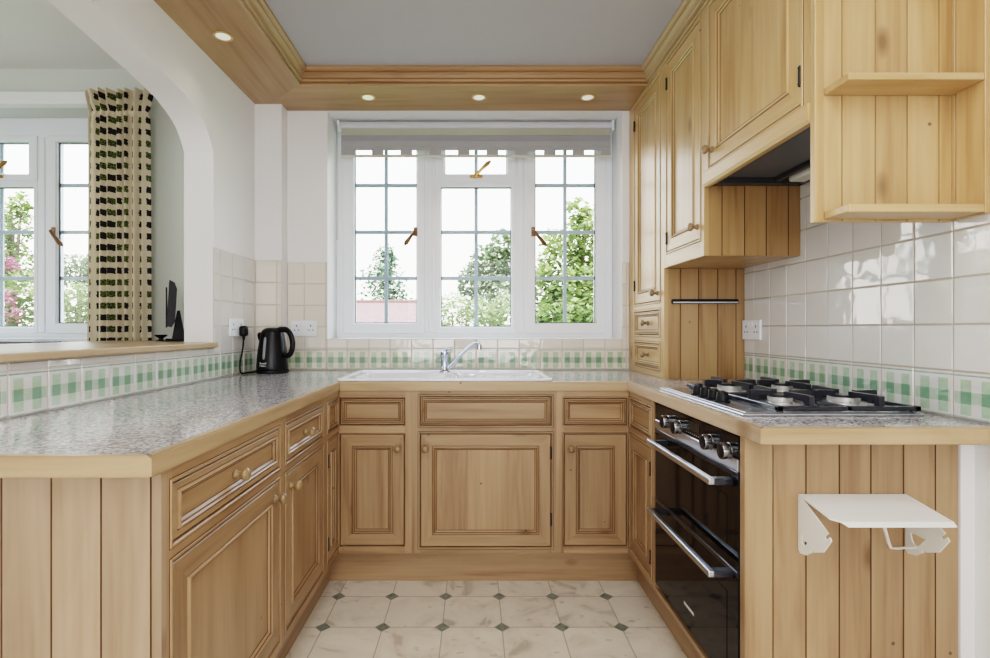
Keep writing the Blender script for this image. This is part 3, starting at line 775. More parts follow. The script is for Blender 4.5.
obj('control_markings', bm, plain('grey_markings', (.35, .35, .36), .5), cp)
def oven_door(z0, z1, zh):
    bm = NB(); box(bm, 0, ow, -.002, .021, z0, z1, .002); d = obj('door', bm, BLACKG, ov)
    bm = NB(); box(bm, .0, ow, -.004, .0195, z1 - .014, z1 + .0012, .0015); obj('top_trim', bm, IRON, d)
    bm = NB(); box(bm, .10, .596, -.070, -.052, zh - .009, zh + .009, .004, seg=2); hd = obj('handle', bm, STEEL, d)
    for xa in (.104, .566):
        bm = NB(); box(bm, xa, xa + .026, -.060, -.001, zh - .012, zh + .007, .003); obj('handle_bracket', bm, IRON, hd)
    bm = NB()
    box(bm, .06, ow - .06, -.0030, -.0020, z0 + .05, z1 - .075); obj('window_pane', bm, plain('smoked_window', (.007, .006, .006), .06, 0, spec=.3), d)
    return d
oven_door(.512, .770, .742); d2 = oven_door(.186, .5105, .498)
def text(s, size, name, m, parent, xform, ext=.0004):
    cu = bpy.data.curves.new(name, 'FONT'); cu.body = s; cu.size = size; cu.extrude = ext; cu.align_x = 'CENTER'; cu.align_y = 'CENTER'
    tmp = bpy.data.objects.new(name + '_tmp', cu); C.objects.link(tmp); bpy.context.view_layer.update()
    me = bpy.data.meshes.new_from_object(tmp.evaluated_get(bpy.context.evaluated_depsgraph_get()))
    bpy.data.objects.remove(tmp); bpy.data.curves.remove(cu)
    for v in me.vertices: v.co = xform(v.co)
    me.materials.append(m)
    o = bpy.data.objects.new(name, me); C.objects.link(o); o.parent = parent; return o
LOGO = plain('silver_lettering', (.62, .62, .62), .4)
bm = NB(); box(bm, .270, .346, -.0034, -.0018, .249, .260, .001); obj('badge', bm, LOGO, d2)
# base rail under the oven
bm = NB(); box(bm, .001, ow, 0, .02, .150, .165); obj('base_rail', bm, WX, ov)

# ------------------------------------------------------------------ hob
HX0, HX1, HY0, HY1 = .722, 1.210, 1.393, 2.02
hb = thing('gas_hob', 'four-burner steel gas hob with black cast iron pan supports', 'hob', (HX0, HY0, WT1 + .0006))
hw, hd_ = HX1 - HX0, HY1 - HY0
bm = NB(); box(bm, 0, hw, 0, hd_, 0, .006, .003, seg=2); box(bm, .014, hw - .014, .014, hd_ - .014, .006, .0075, .001); obj('steel_tray', bm, STEEL, hb)
for k in range(4):
    bm = NB(); yk = .215 + k * .058
    lathe(bm, [(.023, .0076), (.023, .011), (.018, .013), (.0165, .036), (.015, .039)], 'z', (.046, yk, 0), 18)
    box(bm, .043, .049, yk - .017, yk + .017, .036, .043, .0015); obj('control_knob', bm, BLACKP, hb, 40)
BUR = [(.195, .165, .036), (.195, .475, .042), (.385, .165, .045), (.385, .475, .036)]
for bx, by_, br in BUR:
    bm = NB(); lathe(bm, [(br + .016, .0076), (br + .014, .010), (br * .86, .0105), (br * .82, .016), (br * .94, .018), (br * .94, .031), (br * .75, .032)], 'z', (bx, by_, 0), 28); bn = obj('burner', bm, BURN, hb, 40)
    bm = NB(); lathe(bm, [(br * .86, .0322), (br * .88, .035), (br * .8, .0385), (br * .4, .0395)], 'z', (bx, by_, 0), 28); obj('burner_cap', bm, IRON, bn, 40)
for gi, (g0, g1) in enumerate(((.010, .308), (.318, .612))):
    bm = NB(); xa, xb = .098, hw - .002
    zt = .050; f0 = .012
    # low perimeter frame on feet
    for (p0, p1, q0, q1) in ((xa, xb, g0, g0 + .016), (xa, xb, g1 - .016, g1), (xa, xa + .016, g0, g1), (xb - .016, xb, g0, g1)):
        box(bm, p0, p1, q0, q1, f0, f0 + .012, .002)
    for px in (xa + .012, xb - .012):
        for py in (g0 + .012, g1 - .012): lathe(bm, [(.009, .0078), (.008, f0 + .002)], 'z', (px, py, 0), 10)
    mx_ = (xa + xb) / 2
    box(bm, mx_ - .007, mx_ + .007, g0, g1, f0, f0 + .012, .002)
    for bx, by_, br in BUR:
        if not g0 < by_ < g1: continue
        xlo, xhi = (xa, mx_) if bx < mx_ else (mx_, xb)
        # raised fingers pointing at the burner from the four sides
        for (sx_, sy_, ex, ey) in ((bx, g0 + .008, bx, by_ - .030), (bx, g1 - .008, bx, by_ + .030), (xlo + .006, by_, bx - .030, by_), (xhi - .006, by_, bx + .030, by_)):
            dx_, dy_ = ex - sx_, ey - sy_; ln = math.hypot(dx_, dy_); ux, uy = dx_ / ln, dy_ / ln; wx, wy = -uy * .0075, ux * .0075
            prof2 = [(0, f0), (0, zt), (.010, zt + .002), (ln, zt), (ln, zt - .013), (.018, zt - .014), (.018, f0)]
            A = [bm.verts.new((sx_ + ux * s_ + wx, sy_ + uy * s_ + wy, z_)) for s_, z_ in prof2]; B = [bm.verts.new((sx_ + ux * s_ - wx, sy_ + uy * s_ - wy, z_)) for s_, z_ in prof2]
            bm.faces.new(A); bm.faces.new(B[::-1])
            for i in range(len(A)): bm.faces.new((A[i], A[(i + 1) % len(A)], B[(i + 1) % len(A)], B[i]))
    obj('pan_support', bm, IRON, hb)

# ------------------------------------------------------------------ wall units on the right
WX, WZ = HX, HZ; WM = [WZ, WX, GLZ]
# tall dresser cabinet standing on the worktop in the corner
zb0 = WT1 + .0006
t = thing('dresser_cabinet', 'tall pine dresser cabinet standing on the worktop beside the window, two small drawers', 'cabinet', (UF, YB - .003, 0), -PI / 2)
dw = YB - .003 - 2.427
carcass(t, dw - .016, .021, XR - UF - .002, zb0, SOF)
ops = [(.098, dw - .055, 1.278, 2.36), (.098, dw - .055, 1.114, 1.236), (.098, dw - .055, .952, 1.072)]
face_frame(t, dw, zb0, SOF, ops)
front(t, 'door', *ops[0], knobs=[(dw - .085, 1.318)], hinge_side='L', hz=(1.38, 2.26))
front(t, 'drawer', *ops[1], knobs=[((.098 + dw - .055) / 2, 1.175)])
front(t, 'drawer', *ops[2], knobs=[((.098 + dw - .055) / 2, 1.012)])
# its boarded side faces the viewer: built in local x' = depth; mesh made in world-like axes then rotated back
def side_panel(parent, x_world, y_world, z0, z1, cuts, name='side_panel', x1=None, m=None):
    bm = NB(); tg(bm, x_world, x1 or XR - .002, y_world, z0, z1, cuts, .0155)
    o = obj(name, bm, [OZ, GLZ], parent)
    o.matrix_parent_inverse = (Matrix.Translation(parent.location) @ parent.rotation_euler.to_matrix().to_4x4()).inverted()
    return o
side_panel(t, UF + .0002, 2.4275, zb0, 1.4255, [.963, 1.048, 1.138, 1.223])

t = thing('wall_cabinet', 'narrow pine wall cabinet between the dresser cabinet and hood cabinet', 'cabinet', (UF, 2.4265, 0), -PI / 2)
cw = 2.4265 - 2.006
carcass(t, cw - .016, .021, XR - UF - .002, 1.427, SOF)
face_frame(t, cw, 1.427, SOF, [(.036, cw - .036, 1.497, 2.36)])
front(t, 'door', .036, cw - .036, 1.497, 2.36, knobs=[(cw - .060, 1.549)], hinge_side='L', hz=(1.56, 2.27))
side_panel(t, UF + .0002, 2.0065, 1.427, SOF, [.957, 1.044, 1.128, 1.213])
bm = NB(); box(bm, .05, cw - .1, -.0015, .003, 1.4275, 1.434, .001); obj('lower_bead', bm, WX, t)

t = thing('hood_cabinet', 'pine wall cabinet over the extractor hood, wide door', 'cabinet', (UF, 2.0055, 0), -PI / 2)
cw = 2.0055 - 1.3735
carcass(t, cw, .021, XR - UF - .002, 1.752, SOF)
face_frame(t, cw, 1.742, SOF, [(.044, cw - .036, 1.752, 2.36)])
front(t, 'door', .044, cw - .036, 1.752, 2.36, knobs=[(.070, 1.812)], hinge_side='R', hz=(1.83, 2.27), frame=.050)
bm = NB(); vv = [(0, 1.7415), (-.006, 1.7415), (-.006, 1.700), (0, 1.689), (.018, 1.689), (.018, 1.7415)]
prism(bm, [(a_, b_) for a_, b_ in vv], 0, cw, 'yz'); obj('valance', bm, WX, t)

hd = thing('extractor_hood', 'dark metal extractor hood tucked below the hood cabinet', 'extractor hood', (UF + .02, 1.3745, 1.695))
hl, hdp = .628, XR - UF - .03
bm = NB(); box(bm, 0, hdp, 0, hl, .030, .056); 
for r_ in ((0, .02, 0, hl), (hdp - .02, hdp, 0, hl), (0, hdp, 0, .03), (0, hdp, hl - .03, hl)): box(bm, r_[0], r_[1], r_[2], r_[3], 0, .03, .002)
obj('body', bm, DARKGREY, hd)
bm = NB(); box(bm, .024, .23, .035, hl - .035, .022, .0295, .002); obj('grease_filter', bm, FILTER, hd)
bm = NB(); box(bm, .232, .250, .035, hl - .035, .006, .0295, .002); obj('divider', bm, DARKGREY, hd)
bm = NB(); box(bm, .262, .325, .04, hl - .065, -.006, .0285, .010, seg=3); obj('lamp_cover', bm, DIFF, hd)

# open shelf end unit
t = thing('shelf_unit', 'open boarded pine shelf unit with two shallow shelves above the hob end', 'shelf unit', (UF, 1.3565, 1.4295))
sw = XR - UF - .002
bm = NB(); tg(bm, .024, sw - .018, 0, -.005, SOF - 1.4295, [.073, .160, .243, .326], .016); obj('back_panel', bm, [WZ, GLZ3], t)
bm = NB(); box(bm, 0, .023, -.004, .0165, -.008, SOF - 1.4295, .002); obj('edge_post', bm, WZ, t)
bm = NB(); lay = bm.faces.layers.float.new('bt')
for q, (ya, yb) in enumerate(((-.090, -.012), (-.0095, .016))):
    box(bm, sw - .0175, sw, ya, yb, -.003, SOF - 1.4295, .0015)
    for f in bm.faces:
        if f.calc_center_median().y > -.011: f[lay] = .6
obj('side_panel', bm, WZ, t)
for z0_, z1_ in ((0, .0205), (.3225, .3405), (.66, .678)):
    bm = NB(); box(bm, .0255, sw - .018, -.090, -.0005, z0_, z1_, .003, seg=2); obj('shelf', bm, WX, t)

# knife rail
kr = thing('magnetic_rail', 'slim black and steel rail on the boarded dresser side', 'rail', (.921, 2.4274, 1.262))
bm = NB(); box(bm, 0, .308, -.014, -.0006, 0, .021, .002); obj('backing', bm, BLACKP, kr)
bm = NB(); box(bm, .004, .304, -.016, -.0135, .002, .009, .001); obj('steel_strip', bm, STEEL, kr)

# ------------------------------------------------------------------ sockets
def socket(label, loc, rz, w=.150, h=.090):
    t = thing('wall_socket', label, 'socket', loc, rz, None)
    bm = NB(); box(bm, -w / 2, w / 2, -.010, 0, -h / 2, h / 2, .003, seg=2); obj('face_plate', bm, WPLAST, t)
    for s in (-1, 1):
        bm = NB(); cx = s * w * .27
        box(bm, cx - .003, cx + .003, -.0106, -.0096, .010, .020)
        for q in (-1, 1): box(bm, cx + q * .011 - .004, cx + q * .011 + .004, -.0106, -.0096, -.012, -.007)
        obj('pin_holes', bm, HOLE, t)
        bm = NB(); box(bm, s * w * .06 - .006 + s * .004, s * w * .06 + .006 + s * .004, -.0145, -.0098, .016, .036, .002); obj('switch', bm, WPLAST, t)
    return t
socket('white double socket on the left wall with a black plug in it', (XL + .0062, 2.635, 1.152), PI / 2)
socket('white double socket between the kettle and the window', (-.968, YB - .0062, 1.147), 0)
socket('white double socket on the glossy tiles behind the hob', (XR - .0062, 2.347, 1.140), -PI / 2)

# ------------------------------------------------------------------ kettle
kt = thing('kettle', 'black electric kettle in the far left corner of the worktop', 'kettle', (-1.078, 2.782, WT1 + .0006))
bm = NB(); lathe(bm, [(.078, 0), (.083, .003), (.083, .016), (.079, .019)], 'z', (0, 0, 0), 40); pb = obj('power_base', bm, BLACKP, kt, 40)
KB = plain('satin_black_kettle', (.006, .006, .009), .3, .1, spec=.35)
def kr_(z):  # body radius at height
    P = [(.020, .0805), (.035, .0815), (.08, .0785), (.13, .0725), (.175, .0655), (.20, .0615)]
    for (a_, ra), (b_, rb) in zip(P, P[1:]):
        if z <= b_: return ra + (rb - ra) * max(0, (z - a_)) / (b_ - a_)
    return P[-1][1]
bm = NB(); lathe(bm, [(.075, .0195), (.0805, .021)] + [(kr_(z), z) for z in (.03, .045, .06, .08, .10, .13, .16, .185, .20)] + [(.0585, .210)], 'z', (0, 0, 0), 48)
# spout lip on the left
tube(bm, [(-.044, -.008, .150), (-.055, -.010, .185), (-.064, -.011, .206), (-.069, -.012, .214)], [.010, .018, .014, .006], 12)
obj('body', bm, KB, kt, 50)
bm = NB(); lathe(bm, [(.0575, .2102), (.057, .217), (.050, .229), (.034, .238), (.012, .2415)], 'z', (0, 0, 0), 40); obj('lid', bm, KB, kt, 50)
bm = NB(); tube(bm, spline([(.030, -.012, .224), (.058, -.020, .231), (.090, -.030, .226), (.113, -.036, .196), (.121, -.038, .150), (.111, -.035, .108), (.090, -.029, .092), (.068, -.023, .100)], 6), [.013] * 6 + [.0125] * 6 + [.012] * 12 + [.0115] * 12 + [.011] * 7, 12, 0, 1.25)
obj('handle', bm, KB, kt, 50)
bm = NB()
pts = []
g0 = rad(-90 - 12)
cols = []
for k in range(9):
    z = .075 + .115 * k / 8; hw_ = .0075 * (1 if 0 < k < 8 else .6); row = []
    for q in (-1, 0, 1):
        an = g0 + q * hw_ / kr_(z); row.append(bm.verts.new(((kr_(z) + .0012) * math.cos(an), (kr_(z) + .0012) * math.sin(an), z)))
    cols.append(row)
for A, B in zip(cols, cols[1:]):
    for q in range(2): bm.faces.new((A[q], A[q + 1], B[q + 1], B[q]))
obj('water_gauge', bm, GREYPL, kt, 60)
KL = plain('white_kettle_print', (.75, .75, .75), .4)
def on_kettle(zc):
    def f(c):
        an = rad(-90 - 15) + c.x / .081; z = zc + c.y
        return Vector(((kr_(z) + .0006 + c.z) * math.cos(an), (kr_(z) + .0006 + c.z) * math.sin(an), z))
    return f
text('Russell', .0145, 'lettering', KL, kt, on_kettle(.054)); text('Hobbs', .0145, 'lettering', KL, kt, on_kettle(.041))
bm = NB(); tube(bm, spline([(-.078, -.02, .008), (-.088, -.05, .006), (-.098, -.095, .006), (-.112, -.128, .010), (-.116, -.128, .06), (-.108, -.116, .13), (-.105, -.110, .19)], 8), .004, 8)
obj('power_cord', bm, BLACKP, kt, 60)
bm = NB(); box(bm, -.1235, -.086, -.133, -.087, .195, .250, .014, seg=3)
tube(bm, [(-.105, -.110, .203), (-.105, -.110, .178)], [.009, .006], 10); obj('plug', bm, BLACKP, kt, 50)

# ------------------------------------------------------------------ kitchen roll holder
rh = thing('roll_holder', 'white metal kitchen roll holder with shelf top on the boarded end panel', 'roll holder', (.820, 1.3175, .5735))
wR = .2735
bm = NB(); th = .003
top = [(0, 0, .153), (wR, 0, .153), (wR, -.130, .131), (wR, -.1385, .124), (.028, -.1385, .124), (.018, -.130, .131), (0, -.1165, .1335)]
A = [bm.verts.new((x, y - .002, z)) for x, y, z in top]; B = [bm.verts.new((x, y - .002, z - th)) for x, y, z in top]
def tri(fv):
    bm.faces.new(fv)
tri([A[0], A[1], A[2], A[5], A[6]]); tri([A[2], A[3], A[4], A[5]]); tri([B[6], B[5], B[2], B[1], B[0]]); tri([B[5], B[4], B[3], B[2]])
for i in range(7): bm.faces.new((A[i], A[(i + 1) % 7], B[(i + 1) % 7], B[i]))
obj('top_shelf', bm, WMETAL, rh)
side = [(0, .152), (0, .012), (-.007, .006), (-.030, .011), (-.050, .025), (-.051, .035), (-.059, .030), (-.0955, .046), (-.122, .083), (-.117, .090), (-.104, .079), (-.099, .084), (-.112, .097), (-.018, .146)]
hole = [(-.013, .058), (-.015, .040), (-.024, .031), (-.035, .042), (-.030, .047), (-.023, .041), (-.019, .044), (-.017, .058)]
hole_r = [(-.016, .062), (-.019, .046), (-.026, .036), (-.036, .034), (-.046, .046), (-.060, .062)]
def plate_with_hole(x0, x1, outline, hole):
    bm = NB()
    for xx in (x0, x1):
        vo = [bm.verts.new((xx, y - .002, z)) for y, z in outline]; vh = [bm.verts.new((xx, y - .002, z)) for y, z in hole]
        eo = [bm.edges.new((vo[i], vo[(i + 1) % len(vo)])) for i in range(len(vo))]; eh = [bm.edges.new((vh[i], vh[(i + 1) % len(vh)])) for i in range(len(vh))]
        bmesh.ops.triangle_fill(bm, use_beauty=True, use_dissolve=False, edges=eo + eh)
    for pl in (outline, hole):
        for i in range(len(pl)):
            (a_, b_), (c_, d_) = pl[i], pl[(i + 1) % len(pl)]
            quad(bm, (x0, a_ - .002, b_), (x0, c_ - .002, d_), (x1, c_ - .002, d_), (x1, a_ - .002, b_))
    bmesh.ops.remove_doubles(bm, verts=bm.verts, dist=1e-6)
    return bm
obj('side_bracket', plate_with_hole(0, .0025, side, hole), WMETAL, rh)
obj('side_bracket', plate_with_hole(wR - .0025, wR, side, hole_r), WMETAL, rh)
bm = NB(); box(bm, 0, wR, -.0025, -.0008, .138, .1525); obj('back_plate', bm, WMETAL, rh)
bm = NB(); tube(bm, [(wR - .10, -.045, .125), (wR - .075, -.040, .045), (wR - .068, -.038, .032), (wR - .055, -.036, .030), (wR - .001, -.034, .032)], .005, 8, 0, .5); obj('spring_arm', bm, WMETAL, rh, 40)

# ------------------------------------------------------------------ downlights
def downlight(x, y, label):
    t = thing('downlight', label, 'downlight', (x, y, SOF))
    bm = NB(); lathe(bm, [(.040, -.0005), (.040, -.003), (.034, -.006), (.030, -.004), (.030, -.001)], 'z', (0, 0, 0), 28); obj('bezel', bm, plain('brass_bezel', (.62, .46, .22), .35, .05, metal=.5), t, 40)
    m, nt, N, L, b = mat('lit_lamp_glass'); setp(b, color=(.9, .88, .84), rough=.2); b.inputs['Emission Color'].default_value = (1, .93, .82, 1); b.inputs['Emission Strength'].default_value = .35
    bm = NB(); lathe(bm, [(.0295, -.0012), (.0295, -.003), (.018, -.0045)], 'z', (0, 0, 0), 24); obj('lamp', bm, m, t, 40)
downlight(-1.067, 2.211, 'recessed downlight in the left soffit board')
downlight(-.569, 2.793, 'recessed downlight over the left window light')
downlight(.027, 2.793, 'recessed downlight over the middle of the window')
downlight(.610, 2.793, 'recessed downlight over the right window light')

# ------------------------------------------------------------------ beyond the arch
bm = NB(); box(bm, -1.95, -1.19, AY0 + .003, 2.424, SILL + .0005, 1.082, .004, seg=2)
bmesh.ops.translate(bm, verts=bm.verts, vec=(0, 0, 0))
lg = tag(obj('breakfast_ledge', bm, EY), 'broad pine ledge across the bottom of the arch', 'ledge')
bm = NB(); box(bm, -1.95, XW - .003, 2.4245, 2.80, SILL + .0005, 1.082, .003); obj('ledge_extension', bm, EY, lg)

tv = thing('television', 'small black flat television seen edge-on behind the arch pier', 'television', (-1.545, 2.66, 1.0825), rad(30))
bm = NB(); box(bm, -.030, .09, -.07, .07, 0, .012, .004)
prism(bm, [(.0, .012), (.06, .012), (.045, .10), (.035, .155), (.022, .155)], -.05, .05, 'xz'); obj('stand', bm, BLACKP, tv)
bm = NB(); prism(bm, [(-.022, .075), (-.002, .070), (.014, .10), (.022, .255), (.012, .285), (-.010, .298), (-.012, .28)], -.19, .13, 'xz'); obj('screen_casing', bm, BLACKP, tv)
bm = NB(); box(bm, -.026, -.019, -.185, .125, .068, .262, .002); obj('bezel', bm, BLACKG, tv)
bm = NB(); lathe(bm, [(.026, 0), (.012, .006), (.011, .014), (.028, .026), (.030, .032), (.026, .030), (.006, .018)], 'z', (-1.625, 2.70, 1.0825), 20)
tag(obj('egg_cup', bm, BLACKP, None, 40), 'small black dish on the ledge beside the television', 'dish')

# curtain
ct = thing('curtain', 'cream curtain with black and green squares at the window beyond the arch', 'curtain', (-1.96, 2.86, .60))
bm = NB(); uvl = bm.loops.layers.uv.new('UVMap')
NU, top_z, hz_ = 240, 1.862, 1.745
zs = [0, .25, .5, .75, 1.0, 1.25, 1.5, 1.66, 1.71, 1.73, hz_, 1.76, 1.785, 1.81, 1.84, top_z]
def cpt(i, z):
    t = i / NU
    amp, half = .017, .166 + .012 * (1 - z / top_z)
    if z > hz_ - .03: amp = .005; half -= .004
    if z > hz_ + .01: amp = .014 + .010 * (z - hz_) / .12
    if z > hz_: half = .164 + .020 * min(1, (z - hz_) / .1)
    ph = 2 * PI * (t * 7.3 + .06 * math.sin(z * 1.7 + t * 9)) + .5 * math.sin(t * 21)
    return (-half + 2 * half * t, amp * math.sin(ph) + .006 * math.sin(t * 13 + z * .8) + .003 * math.sin(ph * 2.3 + z * 2), z)
us = [0]
for i in range(NU):
    p, q = cpt(i, .8), cpt(i + 1, .8); us.append((i + 1) / NU * 8.6 * .0653)
G = [[bm.verts.new(cpt(i, z)) for i in range(NU + 1)] for z in zs]
for r_ in range(len(zs) - 1):
    for i in range(NU):
        f = bm.faces.new((G[r_][i], G[r_][i + 1], G[r_ + 1][i + 1], G[r_ + 1][i]))
        for lp, (uu, vv_) in zip(f.loops, ((us[i], zs[r_]), (us[i + 1], zs[r_]), (us[i + 1], zs[r_ + 1]), (us[i], zs[r_ + 1]))): lp[uvl].uv = (uu, vv_)
obj_raw('cloth', bm, CURT, ct, 80)
bm = NB(); box(bm, -.19, .19, -.048, -.040, hz_ - .004, hz_ + .004)
bm.free()
bm = NB(); box(bm, -3.1, -2.30, 2.70, 2.90, 0, 1.079, .004)
tag(obj('sideboard', bm, plain('dark_stained_wood', (.05, .035, .04), .3, .2)), 'dark furniture top just showing beyond the pine ledge', 'furniture')

# ------------------------------------------------------------------ outside
bm = NB(); box(bm, -40, 40, 3.6, 70, -.9, -.5)
struct(obj('ground', bm, LAWN), 'garden ground beyond the windows', 'ground')
def leaf_cloud(bm, cx, cy, cz, rx, ry, rz_, n, size, hollow=.3):
    lay = bm.faces.layers.float.get('bt') or bm.faces.layers.float.new('bt')
    for _ in range(n):
        while True:
            p = Vector((random.uniform(-1, 1), random.uniform(-1, 1), random.uniform(-1, 1)))
            if hollow < p.length < 1: break
        c = Vector((cx + p.x * rx, cy + p.y * ry, cz + p.z * rz_))
        s = size * random.uniform(.6, 1.3)
        M = Matrix.Rotation(random.uniform(0, 6.28), 3, 'Z') @ Matrix.Rotation(random.uniform(-1.1, 1.1), 3, 'X') @ Matrix.Rotation(random.uniform(0, 6.28), 3, 'Z')
        q = [c + M @ Vector(v) for v in ((-s * .5, 0, 0), (0, -s * .32, .0), (s * .5, 0, 0), (0, s * .32, .08 * s))]
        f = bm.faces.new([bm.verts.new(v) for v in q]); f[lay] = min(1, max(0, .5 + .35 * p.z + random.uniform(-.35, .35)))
GZ = -.5
def tree(name, label, cat, x, y, blobs, m, size, group=None, trunk=None, blossom=None):
    t = thing(name, label, cat, (x, y, GZ), 0, group)
    bm = NB(); zt = trunk or max(b[2] for b in blobs) - GZ
    if trunk != 0:
        tube(bm, spline([(0, 0, 0), (.05, 0, zt * .35), (-.04, .03, zt * .7), (.02, 0, zt)], 4), [.10 - .08 * k / 12 for k in range(13)], 8)
        for b in blobs:
            tube(bm, [(0, 0, zt * .4), ((b[0] - x) * .5, (b[1] - y) * .5, (b[2] - GZ) * .75), (b[0] - x, b[1] - y, b[2] - GZ)], [.045, .03, .012], 6)
        obj('trunk', bm, BARK, t)
    else: bm.free()
    bm = NB()
    for b in blobs: leaf_cloud(bm, b[0] - x, b[1] - y, b[2] - GZ, b[3], b[3], b[4], b[5], size)
    obj_raw('foliage', bm, m, t)
    if blossom:
        bm = NB()
        for b in blossom: leaf_cloud(bm, b[0] - x, b[1] - y, b[2] - GZ, b[3], b[3], b[4], b[5], size * .8, 0)
        obj_raw('blossom', bm, LEAF_R, t)
    return t
def W(px, py, Y): return ((px - 474) * Y / 520, Y, EYE - (py - 329) * Y / 520)
def blob(px, py, Y, rpx, rpz, n): x, y, z = W(px, py, Y); return (x, y, z, rpx * Y / 520, rpz * Y / 520, n)
x, y, z = W(585, 329, 7.5)
tree('garden_tree', 'leafy bright green tree filling the right window light', 'tree', x, y,
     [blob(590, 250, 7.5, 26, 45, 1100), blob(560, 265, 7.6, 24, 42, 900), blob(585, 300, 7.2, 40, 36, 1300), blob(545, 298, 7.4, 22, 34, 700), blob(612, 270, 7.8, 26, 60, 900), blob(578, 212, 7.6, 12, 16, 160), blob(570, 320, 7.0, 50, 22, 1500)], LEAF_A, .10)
x, y, z = W(492, 329, 11)
tree('garden_tree', 'olive green tree behind the middle window light', 'tree', x, y,
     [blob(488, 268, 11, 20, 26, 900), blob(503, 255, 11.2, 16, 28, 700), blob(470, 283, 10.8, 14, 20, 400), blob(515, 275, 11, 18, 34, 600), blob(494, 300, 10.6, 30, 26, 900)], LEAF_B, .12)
x, y, z = W(455, 329, 8.5)
tree('garden_shrub', 'rounded yellow-green shrub low in the middle window light', 'shrub', x, y, [blob(452, 313, 8.5, 20, 22, 900), blob(480, 318, 8.4, 22, 20, 900), blob(508, 315, 8.6, 20, 24, 800)], LEAF_C, .07, None, .9)
# spruce
x, y, z = W(386, 329, 19)
sp = thing('spruce_tree', 'blue-green spruce behind the pink tiled roof', 'tree', (x, y, GZ))
bm = NB(); tube(bm, [(0, 0, 0), (.08, 0, 4.4)], [.14, .02], 8); obj('trunk', bm, BARK, sp)
bm = NB()
for k in range(64):
    zz = 1.2 + 3.2 * k / 63; ln = .22 + 1.45 * (1 - k / 63) ** .9
    for q in range(7):
        an = random.uniform(0, 6.28); l_ = ln * random.uniform(.5, 1.15) * (1.5 if math.cos(an) < 0 else .85)
        for s_ in range(5):
            u_ = (s_ + 1) / 5
            leaf_cloud(bm, .05 + math.cos(an) * l_ * u_, math.sin(an) * l_ * u_, zz - .32 * u_ * l_ + .30 * u_ ** 3, .09, .09, .05, 2, .15, 0)
obj_raw('foliage', bm, LEAF_D, sp)
# neighbouring building
hs = thing('outbuilding', 'low neighbouring building with a pink clay tiled roof', 'building', (-2.4, 12, GZ))
bm = NB(); box(bm, -2.2, 1.3, .4, 3.6, 0, 1.55); obj('wall', bm, BRICKW, hs)
bm = NB(); zr, ze = 2.37, 1.45
A = [bm.verts.new(p) for p in ((-2.4, 0, ze), (1.5, 0, ze), (1.1, 2, zr), (-1.2, 2, zr), (-2.4, 4, ze), (1.5, 4, ze))]
for q in ((0, 1, 2, 3), (5, 4, 3, 2), (1, 5, 2), (4, 0, 3)): bm.faces.new([A[i] for i in q])
obj('roof', bm, ROOF, hs)
bm = NB(); tube(bm, [(-1.2, 2, zr + .01), (1.1, 2, zr + .01)], .05, 8); tube(bm, [(-.30, 0.0, ze + .02), (-1.2, 2, zr + .01)], .07, 8); tube(bm, [(1.5, 0, ze), (1.1, 2, zr)], .05, 8)
obj('ridge_tiles', bm, RIDGE, hs)
# seen through the other window
x, y, z = W(10, 329, 8)
tree('garden_tree', 'light green tree with crimson blossom outside the far room window', 'tree', x, y,
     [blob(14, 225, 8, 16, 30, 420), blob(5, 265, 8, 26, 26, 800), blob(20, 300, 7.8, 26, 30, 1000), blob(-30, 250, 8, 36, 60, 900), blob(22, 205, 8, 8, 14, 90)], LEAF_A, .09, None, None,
     [blob(10, 265, 7.6, 8, 8, 90), blob(8, 298, 7.4, 7, 10, 80), blob(14, 315, 7.4, 9, 8, 70)])
x, y, z = W(80, 329, 14)
tree('garden_tree', 'grey-green tree rising above the hedge outside the far room window', 'tree', x, y, [blob(76, 272, 14, 22, 18, 700), blob(110, 268, 14, 26, 26, 700), blob(50, 276, 14, 16, 14, 400)], LEAF_B, .14)
x, y, z = W(80, 329, 9)
tree('clipped_hedge', 'pale green hedge outside the far room window', 'hedge', x, y, [blob(75 + k * 22, 306, 9, 17, 25, 700) for k in range(5)] + [blob(52, 308, 9, 16, 24, 600)], LEAF_C, .08, None, .9)

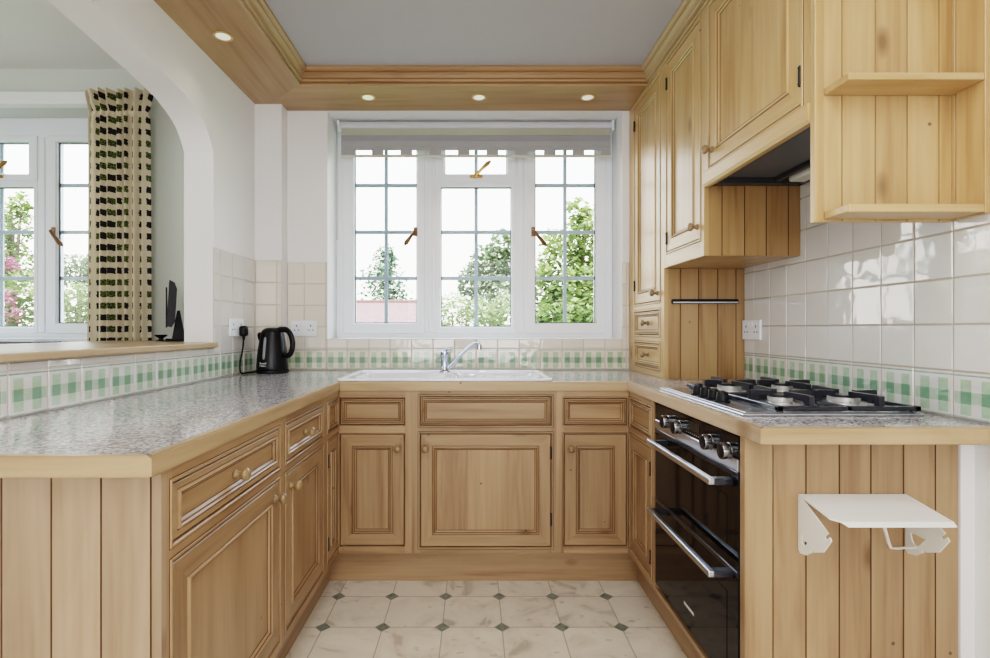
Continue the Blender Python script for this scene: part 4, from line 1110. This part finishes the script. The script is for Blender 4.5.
# ------------------------------------------------------------------ light
wd = bpy.data.worlds.new('sky'); bpy.context.scene.world = wd; wd.use_nodes = True
N, L = wd.node_tree.nodes, wd.node_tree.links; bg = N['Background']
tcw = N.new('ShaderNodeTexCoord'); sx = N.new('ShaderNodeSeparateXYZ'); L.new(tcw.outputs['Generated'], sx.inputs[0])
rw = ramp(N, [(.0, (.80, .80, .78)), (.5, (.80, .765, .71)), (.60, (.84, .82, .79)), (.72, (.76, .89, 1.05)), (1, (.60, .80, 1.05))])
mrw = N.new('ShaderNodeMapRange'); mrw.inputs['From Min'].default_value = -1; L.new(sx.outputs[2], mrw.inputs['Value']); L.new(mrw.outputs[0], rw.inputs[0])
L.new(rw.outputs[0], bg.inputs['Color']); bg.inputs['Strength'].default_value = 5.5
def lamp(name, kind, loc, rot, energy, color=(1, 1, 1), **k):
    l = bpy.data.lights.new(name, kind); l.energy = energy; l.color = color
    for a_, v in k.items(): setattr(l, a_, v)
    o = bpy.data.objects.new(name, l); C.objects.link(o); o.location = loc; o.rotation_euler = rot; return o
lamp('sun', 'SUN', (0, -5, 20), (rad(38), rad(22), 0), 4.0, (1, .95, .86), angle=rad(1))
# added fill lamps without a real source: behind the viewer, overhead, beyond the arch
lamp('rear_fill', 'AREA', (0, YR + .1, 1.5), (rad(90), 0, 0), 38, (.97, .98, 1), shape='RECTANGLE', size=2.2, size_y=1.6)
lamp('overhead_fill', 'AREA', (0, .2, CZ - .03), (0, 0, 0), 20, (1, .97, .94), shape='RECTANGLE', size=1.2, size_y=1.6)
lamp('dining_fill', 'AREA', (-4.5, .4, 1.5), (rad(90), 0, rad(-90)), 34, (.97, .98, 1), shape='RECTANGLE', size=2.6, size_y=1.6)
for x_, y_ in ((-1.067, 2.211), (-.569, 2.793), (.027, 2.793), (.610, 2.793)):
    lamp('downlight_beam', 'SPOT', (x_, y_, SOF - .012), (0, 0, 0), 1.0 if x_ < -1 else 4, (1, .88, .72), spot_size=rad(110), spot_blend=.8, shadow_soft_size=.03)
for nm, x_ in (('portal', .004), ('portal_far', -2.91)):
    o = lamp(nm, 'AREA', (x_, 3.28, 1.74), (rad(-90), 0, 0), 1, shape='RECTANGLE', size=1.62, size_y=1.25); o.data.cycles.is_portal = True

# ------------------------------------------------------------------ camera and view
cam = bpy.data.cameras.new('camera'); co = bpy.data.objects.new('camera', cam); C.objects.link(co)
co.location = (0, 0, EYE); co.rotation_euler = (rad(90), 0, 0)
cam.sensor_width = 36; cam.lens = 520 / 990 * 36; cam.shift_x = (495 - 474) / 990; cam.clip_start = .02; cam.clip_end = 200
S = bpy.context.scene; S.camera = co
S.view_settings.view_transform = 'Filmic'; S.view_settings.look = 'High Contrast'; S.view_settings.exposure = .33
S.cycles.use_denoising = True; S.cycles.max_bounces = 10; S.cycles.diffuse_bounces = 6; S.cycles.transparent_max_bounces = 16; S.cycles.sample_clamp_indirect = 6
